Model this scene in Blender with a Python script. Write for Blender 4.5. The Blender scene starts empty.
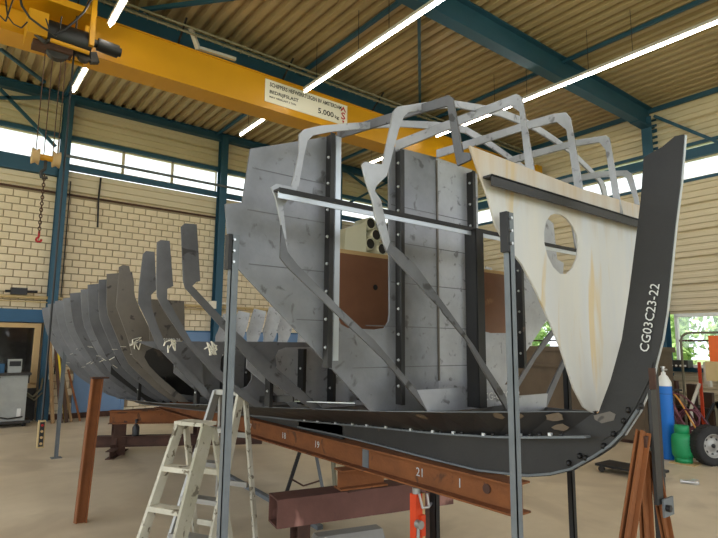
import bpy, bmesh, math, random
from math import sin, cos, pi, radians as R
from mathutils import Vector, Matrix
S = bpy.context.scene
COL = S.collection
random.seed(4)
# ---------------------------------------------------------------- camera
YAW, PITCH, ROLL, FOC = 0.6587415, 0.138023, 0.008866, 543.38
fw = Vector((sin(YAW)*cos(PITCH), cos(YAW)*cos(PITCH), sin(PITCH)))
rt = Vector((cos(YAW), -sin(YAW), 0)); up = rt.cross(fw)
r2 = rt*cos(ROLL) + up*sin(ROLL); u2 = up*cos(ROLL) - rt*sin(ROLL)
cd = bpy.data.cameras.new('camera'); cam = bpy.data.objects.new('camera', cd); COL.objects.link(cam)
cd.sensor_width = 36; cd.lens = FOC/718*36; cd.clip_start = .05; cd.clip_end = 300
cam.matrix_world = Matrix(((r2.x, u2.x, -fw.x, 0), (r2.y, u2.y, -fw.y, 0), (r2.z, u2.z, -fw.z, 1.7), (0, 0, 0, 1)))
S.camera = cam
# ---------------------------------------------------------------- world, sun, exposure
S.view_settings.view_transform = 'Standard'; S.view_settings.look = 'None'
S.view_settings.exposure = 0.38; S.view_settings.gamma = 1; S.view_settings.use_curve_mapping = False
W = bpy.data.worlds.new('sky'); S.world = W; W.use_nodes = True
wn = W.node_tree; bg = wn.nodes['Background']
bg.inputs[0].default_value = (.86, .93, 1, 1); bg.inputs[1].default_value = 1.9
sd = bpy.data.lights.new('sun', 'SUN'); sd.energy = 4.0; sd.angle = .01; sd.color = (1, .95, .86)
sun = bpy.data.objects.new('sun', sd); COL.objects.link(sun)
sun.rotation_euler = (R(10), R(-36), 0)      # high sun, over the roof
LAMP = 24.0                                   # tube brightness
# ---------------------------------------------------------------- materials
def mat(name, col, rough=.6, metal=0.0, col2=None, scale=3.0, amt=1.0, bump=0.0, bscale=20.0, detail=6.0, spots=None, spot_scale=9.0, spot_lo=.6, spot_soft=.05, spot_str=1.0, stretch=None, top=None, emit=None, estr=0.0, spec=None):
    m = bpy.data.materials.new(name); m.use_nodes = True
    nt = m.node_tree; b = nt.nodes['Principled BSDF']; L = nt.links.new; N = nt.nodes.new
    b.inputs['Roughness'].default_value = rough; b.inputs['Metallic'].default_value = metal
    b.inputs['Base Color'].default_value = (*col, 1)
    if spec is not None: b.inputs['Specular IOR Level'].default_value = spec
    if emit:
        b.inputs['Emission Color'].default_value = (*emit, 1); b.inputs['Emission Strength'].default_value = estr
    if col2 or bump or spots:
        tc = N('ShaderNodeTexCoord'); mp = N('ShaderNodeMapping'); L(tc.outputs['Object'], mp.inputs[0])
        if stretch: mp.inputs['Scale'].default_value = stretch
    out = None
    if col2:
        n = N('ShaderNodeTexNoise'); n.inputs['Scale'].default_value = scale; n.inputs['Detail'].default_value = detail; n.inputs['Roughness'].default_value = .62
        L(mp.outputs[0], n.inputs['Vector'])
        r = N('ShaderNodeValToRGB'); r.color_ramp.elements[0].position = .5-.18/amt; r.color_ramp.elements[1].position = .5+.18/amt
        r.color_ramp.elements[0].color = (*col, 1); r.color_ramp.elements[1].color = (*col2, 1)
        L(n.outputs['Fac'], r.inputs[0]); out = r.outputs[0]
    if spots:
        n2 = N('ShaderNodeTexNoise'); n2.inputs['Scale'].default_value = spot_scale; n2.inputs['Detail'].default_value = 4; n2.inputs['Distortion'].default_value = .6
        L(mp.outputs[0], n2.inputs['Vector'])
        r3 = N('ShaderNodeValToRGB'); r3.color_ramp.elements[0].position = spot_lo; r3.color_ramp.elements[1].position = spot_lo+spot_soft; r3.color_ramp.elements[1].color = (spot_str, spot_str, spot_str, 1)
        L(n2.outputs['Fac'], r3.inputs[0])
        mx = N('ShaderNodeMix'); mx.data_type = 'RGBA'; L(r3.outputs[0], mx.inputs[0])
        if out: L(out, mx.inputs[6])
        else: mx.inputs[6].default_value = (*col, 1)
        mx.inputs[7].default_value = (*spots, 1); out = mx.outputs[2]
    if top:                                   # rust stain running down from an upper edge
        sx = N('ShaderNodeSeparateXYZ'); L(tc.outputs['Object'], sx.inputs[0])
        n5 = N('ShaderNodeTexNoise'); n5.inputs['Scale'].default_value = 5; n5.inputs['Detail'].default_value = 5; L(mp.outputs[0], n5.inputs['Vector'])
        ma = N('ShaderNodeMath'); ma.operation = 'MULTIPLY_ADD'; L(n5.outputs['Fac'], ma.inputs[0]); ma.inputs[1].default_value = .5; L(sx.outputs['Z'], ma.inputs[2])
        mr = N('ShaderNodeMapRange'); L(ma.outputs[0], mr.inputs[0]); mr.inputs[1].default_value = top[0]; mr.inputs[2].default_value = top[1]; mr.inputs[4].default_value = .85
        mx3 = N('ShaderNodeMix'); mx3.data_type = 'RGBA'; L(mr.outputs[0], mx3.inputs[0]); L(out, mx3.inputs[6]); mx3.inputs[7].default_value = (*top[2], 1); out = mx3.outputs[2]
    if out: L(out, b.inputs['Base Color'])
    if bump:
        n4 = N('ShaderNodeTexNoise'); n4.inputs['Scale'].default_value = bscale; n4.inputs['Detail'].default_value = 5
        L(mp.outputs[0], n4.inputs['Vector'])
        bp = N('ShaderNodeBump'); bp.inputs['Strength'].default_value = bump; bp.inputs['Distance'].default_value = .01
        L(n4.outputs['Fac'], bp.inputs['Height']); L(bp.outputs[0], b.inputs['Normal'])
    return m
def sc(r, g, b):                       # sRGB 0-255 to linear
    f = lambda v: ((v/255+.055)/1.055)**2.4 if v > 10 else v/255/12.92
    return (f(r), f(g), f(b))
M = dict(
 plate=mat('bright_mill_plate', sc(146,147,151), .42, .3, sc(184,185,189), 2.6, .8, .12, 30, spots=sc(92,89,88), spot_scale=15, spot_lo=.60, spot_soft=.10, spot_str=.75),
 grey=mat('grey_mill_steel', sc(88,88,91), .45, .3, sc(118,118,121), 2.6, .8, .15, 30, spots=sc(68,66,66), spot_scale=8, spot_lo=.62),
 sterngrey=mat('pale_mill_steel', sc(112,113,117), .5, .25, sc(138,139,143), 3, .8, .15, 30, spots=sc(88,87,88), spot_scale=9, spot_lo=.64),
 brown_plate=mat('brown_tinted_steel', sc(94,88,82), .5, .25, sc(118,111,103), 2.4, .8, .15, 30, spots=sc(68,63,60), spot_scale=9, spot_lo=.62),

 plate2=mat('greyer_mill_plate', sc(112,113,117), .42, .3, sc(150,151,155), 2.2, .8, .12, 30, spots=sc(78,75,74), spot_scale=11, spot_lo=.60, spot_soft=.10, spot_str=.75),
 dark=mat('dark_primed_plate', sc(34,33,33), .5, .2, sc(52,50,49), 1.8, .8, .12, 40, spots=sc(92,78,68), spot_scale=3.4, spot_lo=.68),
 cream=mat('weathered_cream_plate', sc(186,187,190), .5, .05, sc(204,198,186), 1.5, .8, .1, 30, stretch=(2.6,1,.35), spots=sc(196,176,142), spot_scale=2.2, spot_lo=.58, top=(1.74,2.10,sc(176,148,112))),
 edge=mat('bright_cut_edge', sc(200,205,210), .35, .6),
 flange=mat('grey_primed_flange', sc(92,97,102), .5, .3, sc(120,125,128), 4, .8),
 black=mat('black_primed_bar', sc(24,23,24), .5, .2, sc(40,38,38), 5, .8),
 weld=mat('silver_weld', sc(215,218,220), .4, .5),
 chalk=mat('white_chalk', sc(215,215,212), .9),
 rust=mat('rusted_steel', sc(106,62,32), .85, 0, sc(144,86,42), 3, .7, .35, 40, spots=sc(70,46,32), spot_scale=6, spot_lo=.62, spot_str=.7),
 rustdark=mat('dark_rusted_steel', sc(60,40,32), .85, 0, sc(88,58,44), 5, .8, .35, 40),
 primer=mat('red_primer_tube', sc(84,54,46), .8, 0, sc(112,74,64), 2.4, .8, .2, 40, spots=sc(160,116,104), spot_scale=1.7, spot_lo=.62),
 blue=mat('blue_painted_steel', sc(34,74,96), .5, .1, sc(42,86,108), 2, .6),
 blue2=mat('bright_blue_paint', sc(44,92,128), .5, .1, sc(38,80,112), 3, .6),
 yellow=mat('crane_yellow_paint', sc(204,146,6), .42, 0, sc(190,134,6), 1.2, .6),
 palebeige=mat('off_white_sheet', sc(222,216,200), .6),
 deck=mat('beige_roof_sheet', sc(164,142,104), .5, .1, sc(178,156,118), .8, .6),
 clad=mat('beige_wall_sheet', sc(204,188,158), .55, .05, sc(216,202,174), .7, .6),
 brick=mat('tan_block', sc(216,198,166), .9, 0, sc(232,216,188), 2.3, .8, .3, 60),
 mortar=mat('mortar', sc(140,120,96), .95, 0, sc(156,136,110), 9, .8, .3, 60),
 floor=mat('concrete_floor', sc(192,175,148), .5, 0, sc(218,203,177), .9, .8, .06, 14, detail=10, spots=sc(180,163,138), spot_scale=.8, spot_lo=.54, spot_soft=.12, spot_str=.7),
 concrete=mat('grey_concrete', sc(140,136,128), .9, 0, sc(160,156,148), 3, .8, .3, 30),
 white=mat('white_frame_paint', sc(225,225,220), .5),
 tube=mat('lamp_tube', (1, .93, .78), .5, emit=(1, .94, .83), estr=LAMP),
 lampbody=mat('lamp_housing', sc(190,185,175), .5, .3),
 blackrub=mat('black_rubber', sc(30,30,31), .8, 0, sc(44,43,42), 12, .8, .3, 60),
 blackplastic=mat('black_plastic', sc(24,24,26), .45),
 oldwhite=mat('worn_white_paint', sc(176,170,152), .75, 0, sc(204,198,180), 6, .9, .3, 50, spots=sc(112,102,84), spot_scale=14, spot_lo=.60),
 mossy=mat('mossy_white_paint', sc(178,172,156), .8, 0, sc(160,156,132), 5, .8, .3, 50, spots=sc(104,98,82), spot_scale=14, spot_lo=.60),
 alu=mat('dull_aluminium', sc(150,148,144), .5, .6, sc(170,168,162), 6, .8),
 gasgreen=mat('green_cylinder_paint', sc(24,140,84), .45, 0, sc(30,150,92), 5, .7),
 gasblue=mat('blue_cylinder_paint', sc(14,108,196), .4),
 orange=mat('orange_paint', sc(232,104,24), .5, 0, sc(216,92,20), 5, .7),
 redorange=mat('red_orange_jack_paint', sc(226,74,26), .45, 0, sc(200,60,22), 8, .8),
 red=mat('red_ink', sc(170,24,30), .6),
 ink=mat('black_ink', sc(30,26,22), .7),
 chipboard=mat('brown_faced_board', sc(112,72,50), .55, 0, sc(136,92,66), 1.6, .8, .1, 30, spots=sc(158,116,84), spot_scale=3.2, spot_lo=.64),
 boardedge=mat('pale_board_edge', sc(196,164,116), .8),
 wood=mat('weathered_timber', sc(126,98,66), .85, 0, sc(160,130,92), 3, .8, .3, 40, stretch=(6,6,1)),
 orangewood=mat('orange_tinted_board', sc(190,138,86), .7, 0, sc(206,158,106), 3, .8),
 olive=mat('olive_machine_paint', sc(110,104,82), .6, 0, sc(124,118,96), 4, .8),
 cream2=mat('cream_machine_paint', sc(196,172,124), .55, 0, sc(182,158,110), 4, .8),
 greymach=mat('grey_machine_paint', sc(148,150,146), .55, 0, sc(168,170,166), 4, .8),
 darkmach=mat('dark_machine_metal', sc(44,42,40), .6, .2, sc(64,60,56), 6, .8),
 container=mat('brown_container_steel', sc(92,78,62), .7, .1, sc(108,92,74), 2.5, .8, .2, 40),
 doorblue=mat('blue_door_paint', sc(112,142,178), .5, 0, sc(102,132,170), 3, .6),
 ladder_dark=mat('dark_wood', sc(70,50,36), .8),
 leaf=mat('foliage', sc(112,156,84), .8, 0, sc(196,222,150), 9, 1.2, .5, 30),
 grass=mat('ground_outside', sc(120,140,80), .9, 0, sc(150,160,100), .3, .8),
 hose=mat('purple_hose', sc(110,60,70), .6), rope=mat('orange_hose', sc(214,150,70), .6),
 yellowbar=mat('yellow_bar_paint', sc(226,196,30), .5), chrome=mat('bright_metal', sc(205,205,205), .3, .8),
 duct=mat('duct_sheet', sc(186,182,160), .45, .25), ductdark=mat('duct_inside', sc(28,24,20), .8),
)
gm = bpy.data.materials.new('window_glass'); gm.use_nodes = True
nt = gm.node_tree; nt.nodes.clear(); o_ = nt.nodes.new('ShaderNodeOutputMaterial'); mx_ = nt.nodes.new('ShaderNodeMixShader')
t_ = nt.nodes.new('ShaderNodeBsdfTransparent'); g_ = nt.nodes.new('ShaderNodeBsdfGlossy'); g_.inputs['Roughness'].default_value = .05
mx_.inputs[0].default_value = .08; nt.links.new(t_.outputs[0], mx_.inputs[1]); nt.links.new(g_.outputs[0], mx_.inputs[2]); nt.links.new(mx_.outputs[0], o_.inputs[0])
M['glass'] = gm
# milky polycarbonate of the high window strips: lets daylight through, scattered
pm = bpy.data.materials.new('milky_pane'); pm.use_nodes = True
nt = pm.node_tree; nt.nodes.clear(); o_ = nt.nodes.new('ShaderNodeOutputMaterial'); mx_ = nt.nodes.new('ShaderNodeMixShader')
t_ = nt.nodes.new('ShaderNodeBsdfTransparent'); g_ = nt.nodes.new('ShaderNodeBsdfTranslucent'); g_.inputs[0].default_value = (.95, .96, .96, 1)
mx_.inputs[0].default_value = .35; nt.links.new(t_.outputs[0], mx_.inputs[1]); nt.links.new(g_.outputs[0], mx_.inputs[2]); nt.links.new(mx_.outputs[0], o_.inputs[0])
M['milky'] = pm
# ---------------------------------------------------------------- helpers
ROOTS = {}
def thing(name, label, cat, loc, group=None):
    o = bpy.data.objects.new(name, None); COL.objects.link(o); o.empty_display_size = .1
    o.location = loc; o['label'] = label; o['category'] = cat
    if group: o['group'] = group
    ROOTS[o] = Vector(loc); return o
def sthing(name, loc=(0,0,0)):
    o = bpy.data.objects.new(name, None); COL.objects.link(o); o.location = loc; o['kind'] = 'structure'
    ROOTS[o] = Vector(loc); return o
def rootloc(p):
    return ROOTS.get(p, Vector((0,0,0))) if p is not None else Vector((0,0,0))
def link(name, me, m, parent=None, label=None, origin=None):
    o = bpy.data.objects.new(name, me)
    if m is not None and len(me.materials) == 0: me.materials.append(M[m])
    COL.objects.link(o)
    if parent is not None:
        o.parent = parent; L = rootloc(parent); me.transform(Matrix.Translation(-L)); ROOTS[o] = L
    else:
        c = origin if origin is not None else None
        if c is None:
            xs = [v.co for v in me.vertices]
            c = Vector((sum(v.x for v in xs)/len(xs), sum(v.y for v in xs)/len(xs), min(v.z for v in xs)))
        c = Vector(c); me.transform(Matrix.Translation(-c)); o.location = c; ROOTS[o] = c
    if label: o['label'] = label
    return o
def tag(o, label, cat, group=None):
    o['label'] = label; o['category'] = cat
    if group: o['group'] = group
    return o
class MB:
    def __init__(s): s.v = []; s.f = []; s.sm = []
    def add(s, vs, fs, smooth=False):
        n = len(s.v); s.v += [tuple(v) for v in vs]; s.f += [tuple(i+n for i in f) for f in fs]; s.sm += [smooth]*len(fs); return s
    def box(s, a, b):
        x0,y0,z0 = [min(p) for p in zip(a,b)]; x1,y1,z1 = [max(p) for p in zip(a,b)]
        return s.add([(x0,y0,z0),(x1,y0,z0),(x1,y1,z0),(x0,y1,z0),(x0,y0,z1),(x1,y0,z1),(x1,y1,z1),(x0,y1,z1)],
          [(0,3,2,1),(4,5,6,7),(0,1,5,4),(1,2,6,5),(2,3,7,6),(3,0,4,7)])
    def frame(s, p, q, upv):
        p = Vector(p); q = Vector(q); d = (q-p).normalized(); u = Vector(upv); sd_ = d.cross(u)
        if sd_.length < 1e-4: sd_ = d.cross(Vector((1,0,0)))
        sd_.normalize(); u = sd_.cross(d).normalized(); return p, q, d, sd_, u
    def prof(s, pts, p, q, upv=(0,0,1), closed=True):     # extrude a 2D profile (side, up) from p to q
        p, q, d, a, u = s.frame(p, q, upv); n = len(pts)
        vs = [p+a*x+u*y for x,y in pts] + [q+a*x+u*y for x,y in pts]
        fs = [(i, (i+1)%n, (i+1)%n+n, i+n) for i in range(n)]
        if closed: fs += [tuple(range(n-1,-1,-1)), tuple(range(n,2*n))]
        return s.add(vs, fs)
    def bar(s, p, q, w, h, upv=(0,0,1)):
        return s.prof([(-w/2,-h/2),(w/2,-h/2),(w/2,h/2),(-w/2,h/2)], p, q, upv)
    def tube(s, p, q, r, n=10, r2=None, caps=True):
        r2 = r if r2 is None else r2
        p, q, d, a, u = s.frame(p, q, (0,0,1))
        vs = [p+(a*cos(2*pi*i/n)+u*sin(2*pi*i/n))*r for i in range(n)] + [q+(a*cos(2*pi*i/n)+u*sin(2*pi*i/n))*r2 for i in range(n)]
        s.add(vs, [(i,(i+1)%n,(i+1)%n+n,i+n) for i in range(n)], True)
        if caps: s.add(vs[:n], [tuple(range(n-1,-1,-1))]); s.add(vs[n:], [tuple(range(n))])
        return s
    def path(s, pts, r, n=8):
        for a, b in zip(pts, pts[1:]): s.tube(a, b, r, n)
        return s
    def lathe(s, prof, c=(0,0,0), n=20, axis=(0,0,1)):
        ax = Vector(axis).normalized(); t = Vector((1,0,0)) if abs(ax.x) < .9 else Vector((0,1,0))
        a = ax.cross(t).normalized(); b = ax.cross(a); c = Vector(c); vs = []
        for r, z in prof: vs += [c+ax*z+(a*cos(2*pi*i/n)+b*sin(2*pi*i/n))*r for i in range(n)]
        fs = [(k*n+i, k*n+(i+1)%n, (k+1)*n+(i+1)%n, (k+1)*n+i) for k in range(len(prof)-1) for i in range(n)]
        return s.add(vs, fs, True)
    def ibeam(s, p, q, w, h, tf=.015, tw=.01, upv=(0,0,1)):
        a, b, t = w/2, h/2, tw/2
        return s.prof([(-a,-b),(a,-b),(a,-b+tf),(t,-b+tf),(t,b-tf),(a,b-tf),(a,b),(-a,b),(-a,b-tf),(-t,b-tf),(-t,-b+tf),(-a,-b+tf)], p, q, upv)
    def angle(s, p, q, w, t=.008, upv=(0,0,1)):
        return s.prof([(0,0),(w,0),(w,t),(t,t),(t,w),(0,w)], p, q, upv)
    def hollow(s, p, q, w, h, t=.01, upv=(0,0,1)):
        p, q, d, a, u = s.frame(p, q, upv)
        def ring(c, k): return [c+a*x*(w/2-k)+u*y*(h/2-k) for x,y in ((-1,-1),(1,-1),(1,1),(-1,1))]
        vs = ring(p,0)+ring(q,0)+ring(p,t)+ring(q,t)
        fs = []
        for i in range(4):
            j = (i+1)%4; fs += [(i,j,4+j,4+i),(8+i,12+i,12+j,8+j),(i,8+i,8+j,j),(4+i,4+j,12+j,12+i)]
        return s.add(vs, fs)
    def mesh(s, name='m'):
        me = bpy.data.meshes.new(name); me.from_pydata(s.v, [], s.f)
        bm = bmesh.new(); bm.from_mesh(me); bmesh.ops.recalc_face_normals(bm, faces=bm.faces); bm.to_mesh(me); bm.free()
        if any(s.sm): me.polygons.foreach_set('use_smooth', s.sm)
        return me
    def build(s, name, m, parent=None, label=None, origin=None):
        return link(name, s.mesh(name), m, parent, label, origin)
def plate_mesh(pts, axis, pos, t, holes=()):
    cu = bpy.data.curves.new('c', 'CURVE'); cu.dimensions = '2D'; cu.fill_mode = 'BOTH'; cu.extrude = t/2
    for loop in [pts]+list(holes):
        sp = cu.splines.new('POLY'); sp.points.add(len(loop)-1); sp.use_cyclic_u = True
        for p_, (x, y) in zip(sp.points, loop): p_.co = (x, y, 0, 1)
    ob = bpy.data.objects.new('c', cu); COL.objects.link(ob)
    me = bpy.data.meshes.new_from_object(ob.evaluated_get(bpy.context.evaluated_depsgraph_get()))
    bpy.data.objects.remove(ob); bpy.data.curves.remove(cu)
    for v in me.vertices:
        x, y, z = v.co
        v.co = {'Y': (x, pos+z, y), 'X': (pos+z, x, y), 'Z': (x, y, pos+z)}[axis]
    bm = bmesh.new(); bm.from_mesh(me); bmesh.ops.remove_doubles(bm, verts=bm.verts, dist=1e-5); bmesh.ops.recalc_face_normals(bm, faces=bm.faces); bm.to_mesh(me); bm.free()
    me.materials.clear(); return me
def plate(name, pts, axis, pos, t, m, parent=None, holes=(), label=None):
    return link(name, plate_mesh(pts, axis, pos, t, holes), m, parent, label)
def text(name, body, size, loc, xdir, ydir, m, parent, align='LEFT', ext=.001):
    cu = bpy.data.curves.new('t', 'FONT'); cu.body = body; cu.size = size; cu.extrude = ext; cu.align_x = align; cu.resolution_u = 2; cu.offset = size*.02 if m == 'ink' or m == 'red' else 0
    ob = bpy.data.objects.new('t', cu); COL.objects.link(ob)
    me = bpy.data.meshes.new_from_object(ob.evaluated_get(bpy.context.evaluated_depsgraph_get()))
    bpy.data.objects.remove(ob); bpy.data.curves.remove(cu)
    x = Vector(xdir).normalized(); y = Vector(ydir).normalized(); z = x.cross(y)
    me.transform(Matrix(((x.x,y.x,z.x,loc[0]),(x.y,y.y,z.y,loc[1]),(x.z,y.z,z.z,loc[2]),(0,0,0,1))))
    me.materials.clear(); return link(name, me, m, parent)
def copy_tree(o, dloc, label=None, parent=None, group=None):
    c = o.copy(); COL.objects.link(c)
    if parent is None: c.location = Vector(o.location)+Vector(dloc)
    else: c.parent = parent
    if label: c['label'] = label
    for ch in [q for q in o.children]: copy_tree(ch, (0,0,0), None, c)
    return c
# ================================================================ THE HALL
XR, YW, ZC = 13.4, 13.9, 7.45
fl = MB().box((-7,-7,-.12),(XR+.2,YW+2.6,0)).build('floor','floor'); fl['kind'] = 'structure'
gr = MB().box((XR+.2,-40,-.3),(90,60,-.1)).box((-60,YW+3,-.3),(XR+.2,60,-.1)).box((-60,-60,-.3),(XR+.2,-7,-.1)).box((-60,-7,-.3),(-7,YW+3,-.1)).build('ground','grass'); gr['kind'] = 'structure'
ceil = sthing('ceiling', (3,4,ZC))
px_ = [(0,0),(.11,0),(.135,.10),(.225,.10),(.25,0)]
def sheet_x(x0, n, y0, y1, z):          # ribbed roof sheet, ribs along Y
    b = MB(); top = []
    for k in range(n): top += [(x0+k*.25+a, z+h) for a, h in px_[:-1]]
    top.append((x0+n*.25, z))
    vs = [(x,y0,h) for x,h in top]+[(x,y1,h) for x,h in top]+[(x0,y0,z+.112),(x0+n*.25,y0,z+.112),(x0,y1,z+.112),(x0+n*.25,y1,z+.112)]
    N_ = len(top); fs = [(i,i+1,N_+i+1,N_+i) for i in range(N_-1)]; fs += [(2*N_,2*N_+2,2*N_+3,2*N_+1)]
    me = bpy.data.meshes.new('roof_sheet'); me.from_pydata(vs,[],fs); return me
sh0 = None
for k in range(21):
    x0 = -7+k*1.0
    if x0 >= XR: break
    if sh0 is None: sh0 = link('roof_sheet', sheet_x(x0,4,-7,YW,ZC), 'deck', ceil)
    else:
        o = sh0.copy(); COL.objects.link(o); o.location = (k*1.0,0,0)
MB().box((-7,-7,ZC+.115),(XR+.3,YW+.3,ZC+.25)).build('roof_insulation','mortar',ceil)
for y in (5.66, 9.45, 1.2):
    MB().ibeam((-7,y,6.95+.24),(XR-.1,y,6.95+.24),.22,.50,.022,.012).build('rafter','blue',ceil)
for x in (5.66, 9.55, XR-.12, 1.9, -2):
    MB().bar((x,-7,7.40),(x,YW,7.40),.06,.07 if x < 13 else .13).build('purlin','blue',ceil)
for a, b in ([(6.126,6.28),(8.782,8.99)], [(2.282,9.164),(4.144,6.971)], [(0.518,12.184),(1.411,13.188)]):
    MB().bar((a[0],a[1],7.36),(b[0],b[1],7.36),.06,.06).build('roof_brace','blue',ceil)
# ---- left wall (the gable behind the stern)
wl = sthing('wall_left', (3,YW,0))
MB().box((-7,YW+.02,2.16),(XR,YW+.2,5.12)).box((1.9,YW+.02,0),(XR,YW+.2,2.16)).build('mortar_bed','mortar',wl)
bw, bh, gp = .274, .152, .010
cells = []
for r in range(31):
    z = .02+r*(bh+gp)
    off = 0 if r % 2 else (bw+gp)/2
    for c in range(72):
        x = -7+off+c*(bw+gp)
        if x+bw > XR: continue
        if z < 2.16 and x < 1.9: continue
        if 2.58 < x+bw/2 < 3.72 and z < 2.05: continue
        cells.append((x, z))
singles = [q for q in cells if 2.35 < q[1] < 5.1 and .55 < q[0] < 5.5][:300]
ss = set(singles)
def brickbm(b, x, z):
    e = .006; d = random.uniform(-.004,.004)
    y0 = YW-.012+d
    b.add([(x,YW+.03,z),(x+bw,YW+.03,z),(x+bw,YW+.03,z+bh),(x,YW+.03,z+bh),(x+e,y0,z+e),(x+bw-e,y0,z+e),(x+bw-e,y0,z+bh-e),(x+e,y0,z+bh-e)],
      [(4,5,6,7),(0,1,5,4),(1,2,6,5),(2,3,7,6),(3,0,4,7)])
b = MB()
for q in cells:
    if q not in ss: brickbm(b, *q)
st = b.build('brickwork','brick',wl); st['kind'] = 'stuff'
b = MB(); brickbm(b, singles[0][0], singles[0][1]); bk0 = b.build('brick','brick',wl)
for q in singles[1:]:
    o = bk0.copy(); COL.objects.link(o); o.location = (q[0]-singles[0][0], random.uniform(-.003,.003), q[1]-singles[0][1])
def tray(z0, z1, along, pos, a0, a1, sgn):       # ribbed horizontal wall sheet, room side towards -sgn
    n = max(2, round((z1-z0)/.155)); h = (z1-z0)/n; pr = [(z0,.0)]
    for k in range(n):
        zz = z0+k*h; pr += [(zz+.03,.0),(zz+.045,-.04),(zz+h-.03,-.04),(zz+h-.02,0)] if k else [(zz+.05,.045),(zz+.07,-.04),(zz+h-.03,-.04),(zz+h-.02,0)]
    pr.append((z1,0)); vs = []
    for a in (a0, a1):
        for z, d in pr: vs.append((a, pos+d*sgn, z) if along == 'X' else (pos+d*sgn, a, z))
    N_ = len(pr); me = bpy.data.meshes.new('s'); me.from_pydata(vs, [], [(i,i+1,N_+i+1,N_+i) for i in range(N_-1)]); return me
for z0, z1 in ((5.13,5.66),(6.47,6.97),(6.97,7.47)):
    link('cladding_sheet', tray(z0,z1,'X',YW,-7,XR,1), 'clad', wl)
MB().box((-7,YW+.06,5.12),(XR,YW+.2,5.66)).box((-7,YW+.06,6.45),(XR,YW+.2,7.6)).build('wall_core','mortar',wl)
MB().box((-7,YW-.03,5.085),(XR,YW+.02,5.12)).build('drip_rail','rustdark',wl)
for x in (2.0, 5.86, 9.75):
    MB().ibeam((x,YW-.16,0),(x,YW-.16,7.3),.2,.22,.016,.01,(0,1,0)).build('column','blue',wl)
MB().ibeam((-7,YW-.16,7.34),(XR,YW-.16,7.34),.18,.2).build('eave_beam','blue',wl)
MB().box((-7,YW-.10,6.40),(XR,YW+.02,6.50)).build('girt','blue',wl)
MB().box((-7,YW-.10,5.68),(XR,YW+.02,5.80)).build('girt','blue',wl)
MB().box((-7,YW-.14,5.47),(1.9,YW+.02,5.80)).build('girt','blue',wl)
MB().tube((2.0,YW-.3,5.93),(XR,YW-.3,5.93),.035).build('guard_tube','flange',wl)
for a, b_ in [[(0.636,7.142),(1.792,6.106)],[(0.653,6.941),(1.784,7.279)],[(9.724,7.363),(11.926,6.422)],[(9.748,5.961),(11.926,7.303)]]:
    MB().bar((a[0],YW-.25,a[1]),(b_[0],YW-.25,b_[1]),.06,.07).build('wall_brace','blue',wl)
MB().tube((2.18,YW-.1,1.0),(2.18,YW-.1,5.4),.013).build('conduit','blackplastic',wl)
MB().path([(2.82,YW-.08,5.62),(2.80,YW-.1,5.1),(2.83,YW-.09,4.4)],.022).build('dark_cable','blackplastic',wl)
MB().tube((-3,YW-.18,2.66),(XR,YW-.18,2.66),.035).tube((-3,YW-.2,2.56),(XR,YW-.2,2.56),.015).build('wall_pipe','cream2',wl)
MB().box((5.6,YW-.28,2.6),(5.8,YW-.12,2.8)).tube((5.5,YW-.2,2.75),(6.3,YW-.2,2.75),.03).tube((5.95,YW-.2,2.5),(5.95,YW-.2,3.0),.03).build('pipe_valve','palebeige',wl)
MB().box((1.2,YW-.3,2.7),(1.5,YW-.12,2.84)).tube((1.1,YW-.2,2.76),(1.7,YW-.2,2.78),.03).build('pipe_valve','blackplastic',wl)
# strip windows in the gable: frame bars, pane by pane
n = 0
for x0, x1 in ((-3,-.6),(-.6,1.9),(2.1,3.32),(3.32,4.54),(4.54,5.76),(5.96,7.19),(7.19,8.42),(8.42,9.65),(9.85,11.6),(11.6,13.3)):
    n += 1; w_ = sthing('window_%d' % n, ((x0+x1)/2,YW,5.8))
    f = MB()
    for a, b_ in (((x0,YW-.02,5.80),(x1,YW+.05,5.84)),((x0,YW-.02,6.37),(x1,YW+.05,6.41)),((x0,YW-.02,5.8),(x0+.03,YW+.05,6.41)),((x1-.03,YW-.02,5.8),(x1,YW+.05,6.41))): f.box(a,b_)
    f.build('window_frame','clad',w_)
    MB().box((x0+.03,YW+.01,5.84),(x1-.03,YW+.02,6.37)).build('pane','milky',w_)
# low workshop window at the far left, dark room behind it
n += 1; w_ = sthing('window_%d' % n, (.6,YW,.8))
MB().box((-4,YW-.06,2.12),(1.9,YW+.2,2.40)).build('lintel','blue2',w_)
MB().box((-4,YW-.02,2.0),(1.86,YW+.1,2.10)).box((1.74,YW-.02,.78),(1.86,YW+.1,2.0)).box((-4,YW-.02,.70),(1.86,YW+.1,.80)).box((.55,YW,.8),(.60,YW+.06,2.0)).build('window_frame','boardedge',w_)
MB().box((-4,YW+.03,.8),(1.74,YW+.04,2.0)).build('pane','glass',w_)
MB().box((-4,YW+2.4,-.05),(1.9,YW+2.5,2.6)).box((1.9,YW+.2,0),(2.0,YW+2.5,2.6)).box((-4,YW+.2,2.4),(2,YW+2.5,2.5)).build('dark_room','darkmach',w_)
MB().box((-4,YW,0),(1.86,YW+.1,.70)).build('low_panel','darkmach',w_)
d_ = sthing('door_1', (3.1,YW,0))
MB().box((2.66,YW-.05,.02),(3.62,YW,2.02)).build('door_leaf','doorblue',d_)
MB().box((2.58,YW-.07,0),(2.66,YW+.05,2.1)).box((3.62,YW-.07,0),(3.70,YW+.05,2.1)).box((2.58,YW-.07,2.02),(3.70,YW+.05,2.1)).build('door_frame','doorblue',d_)
MB().box((2.72,YW-.1,1.0),(2.76,YW-.05,1.12)).tube((2.74,YW-.1,1.08),(2.86,YW-.1,1.08),.012).build('door_handle','chrome',d_)
d_ = sthing('door_2', (6.6,YW,0))
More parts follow.
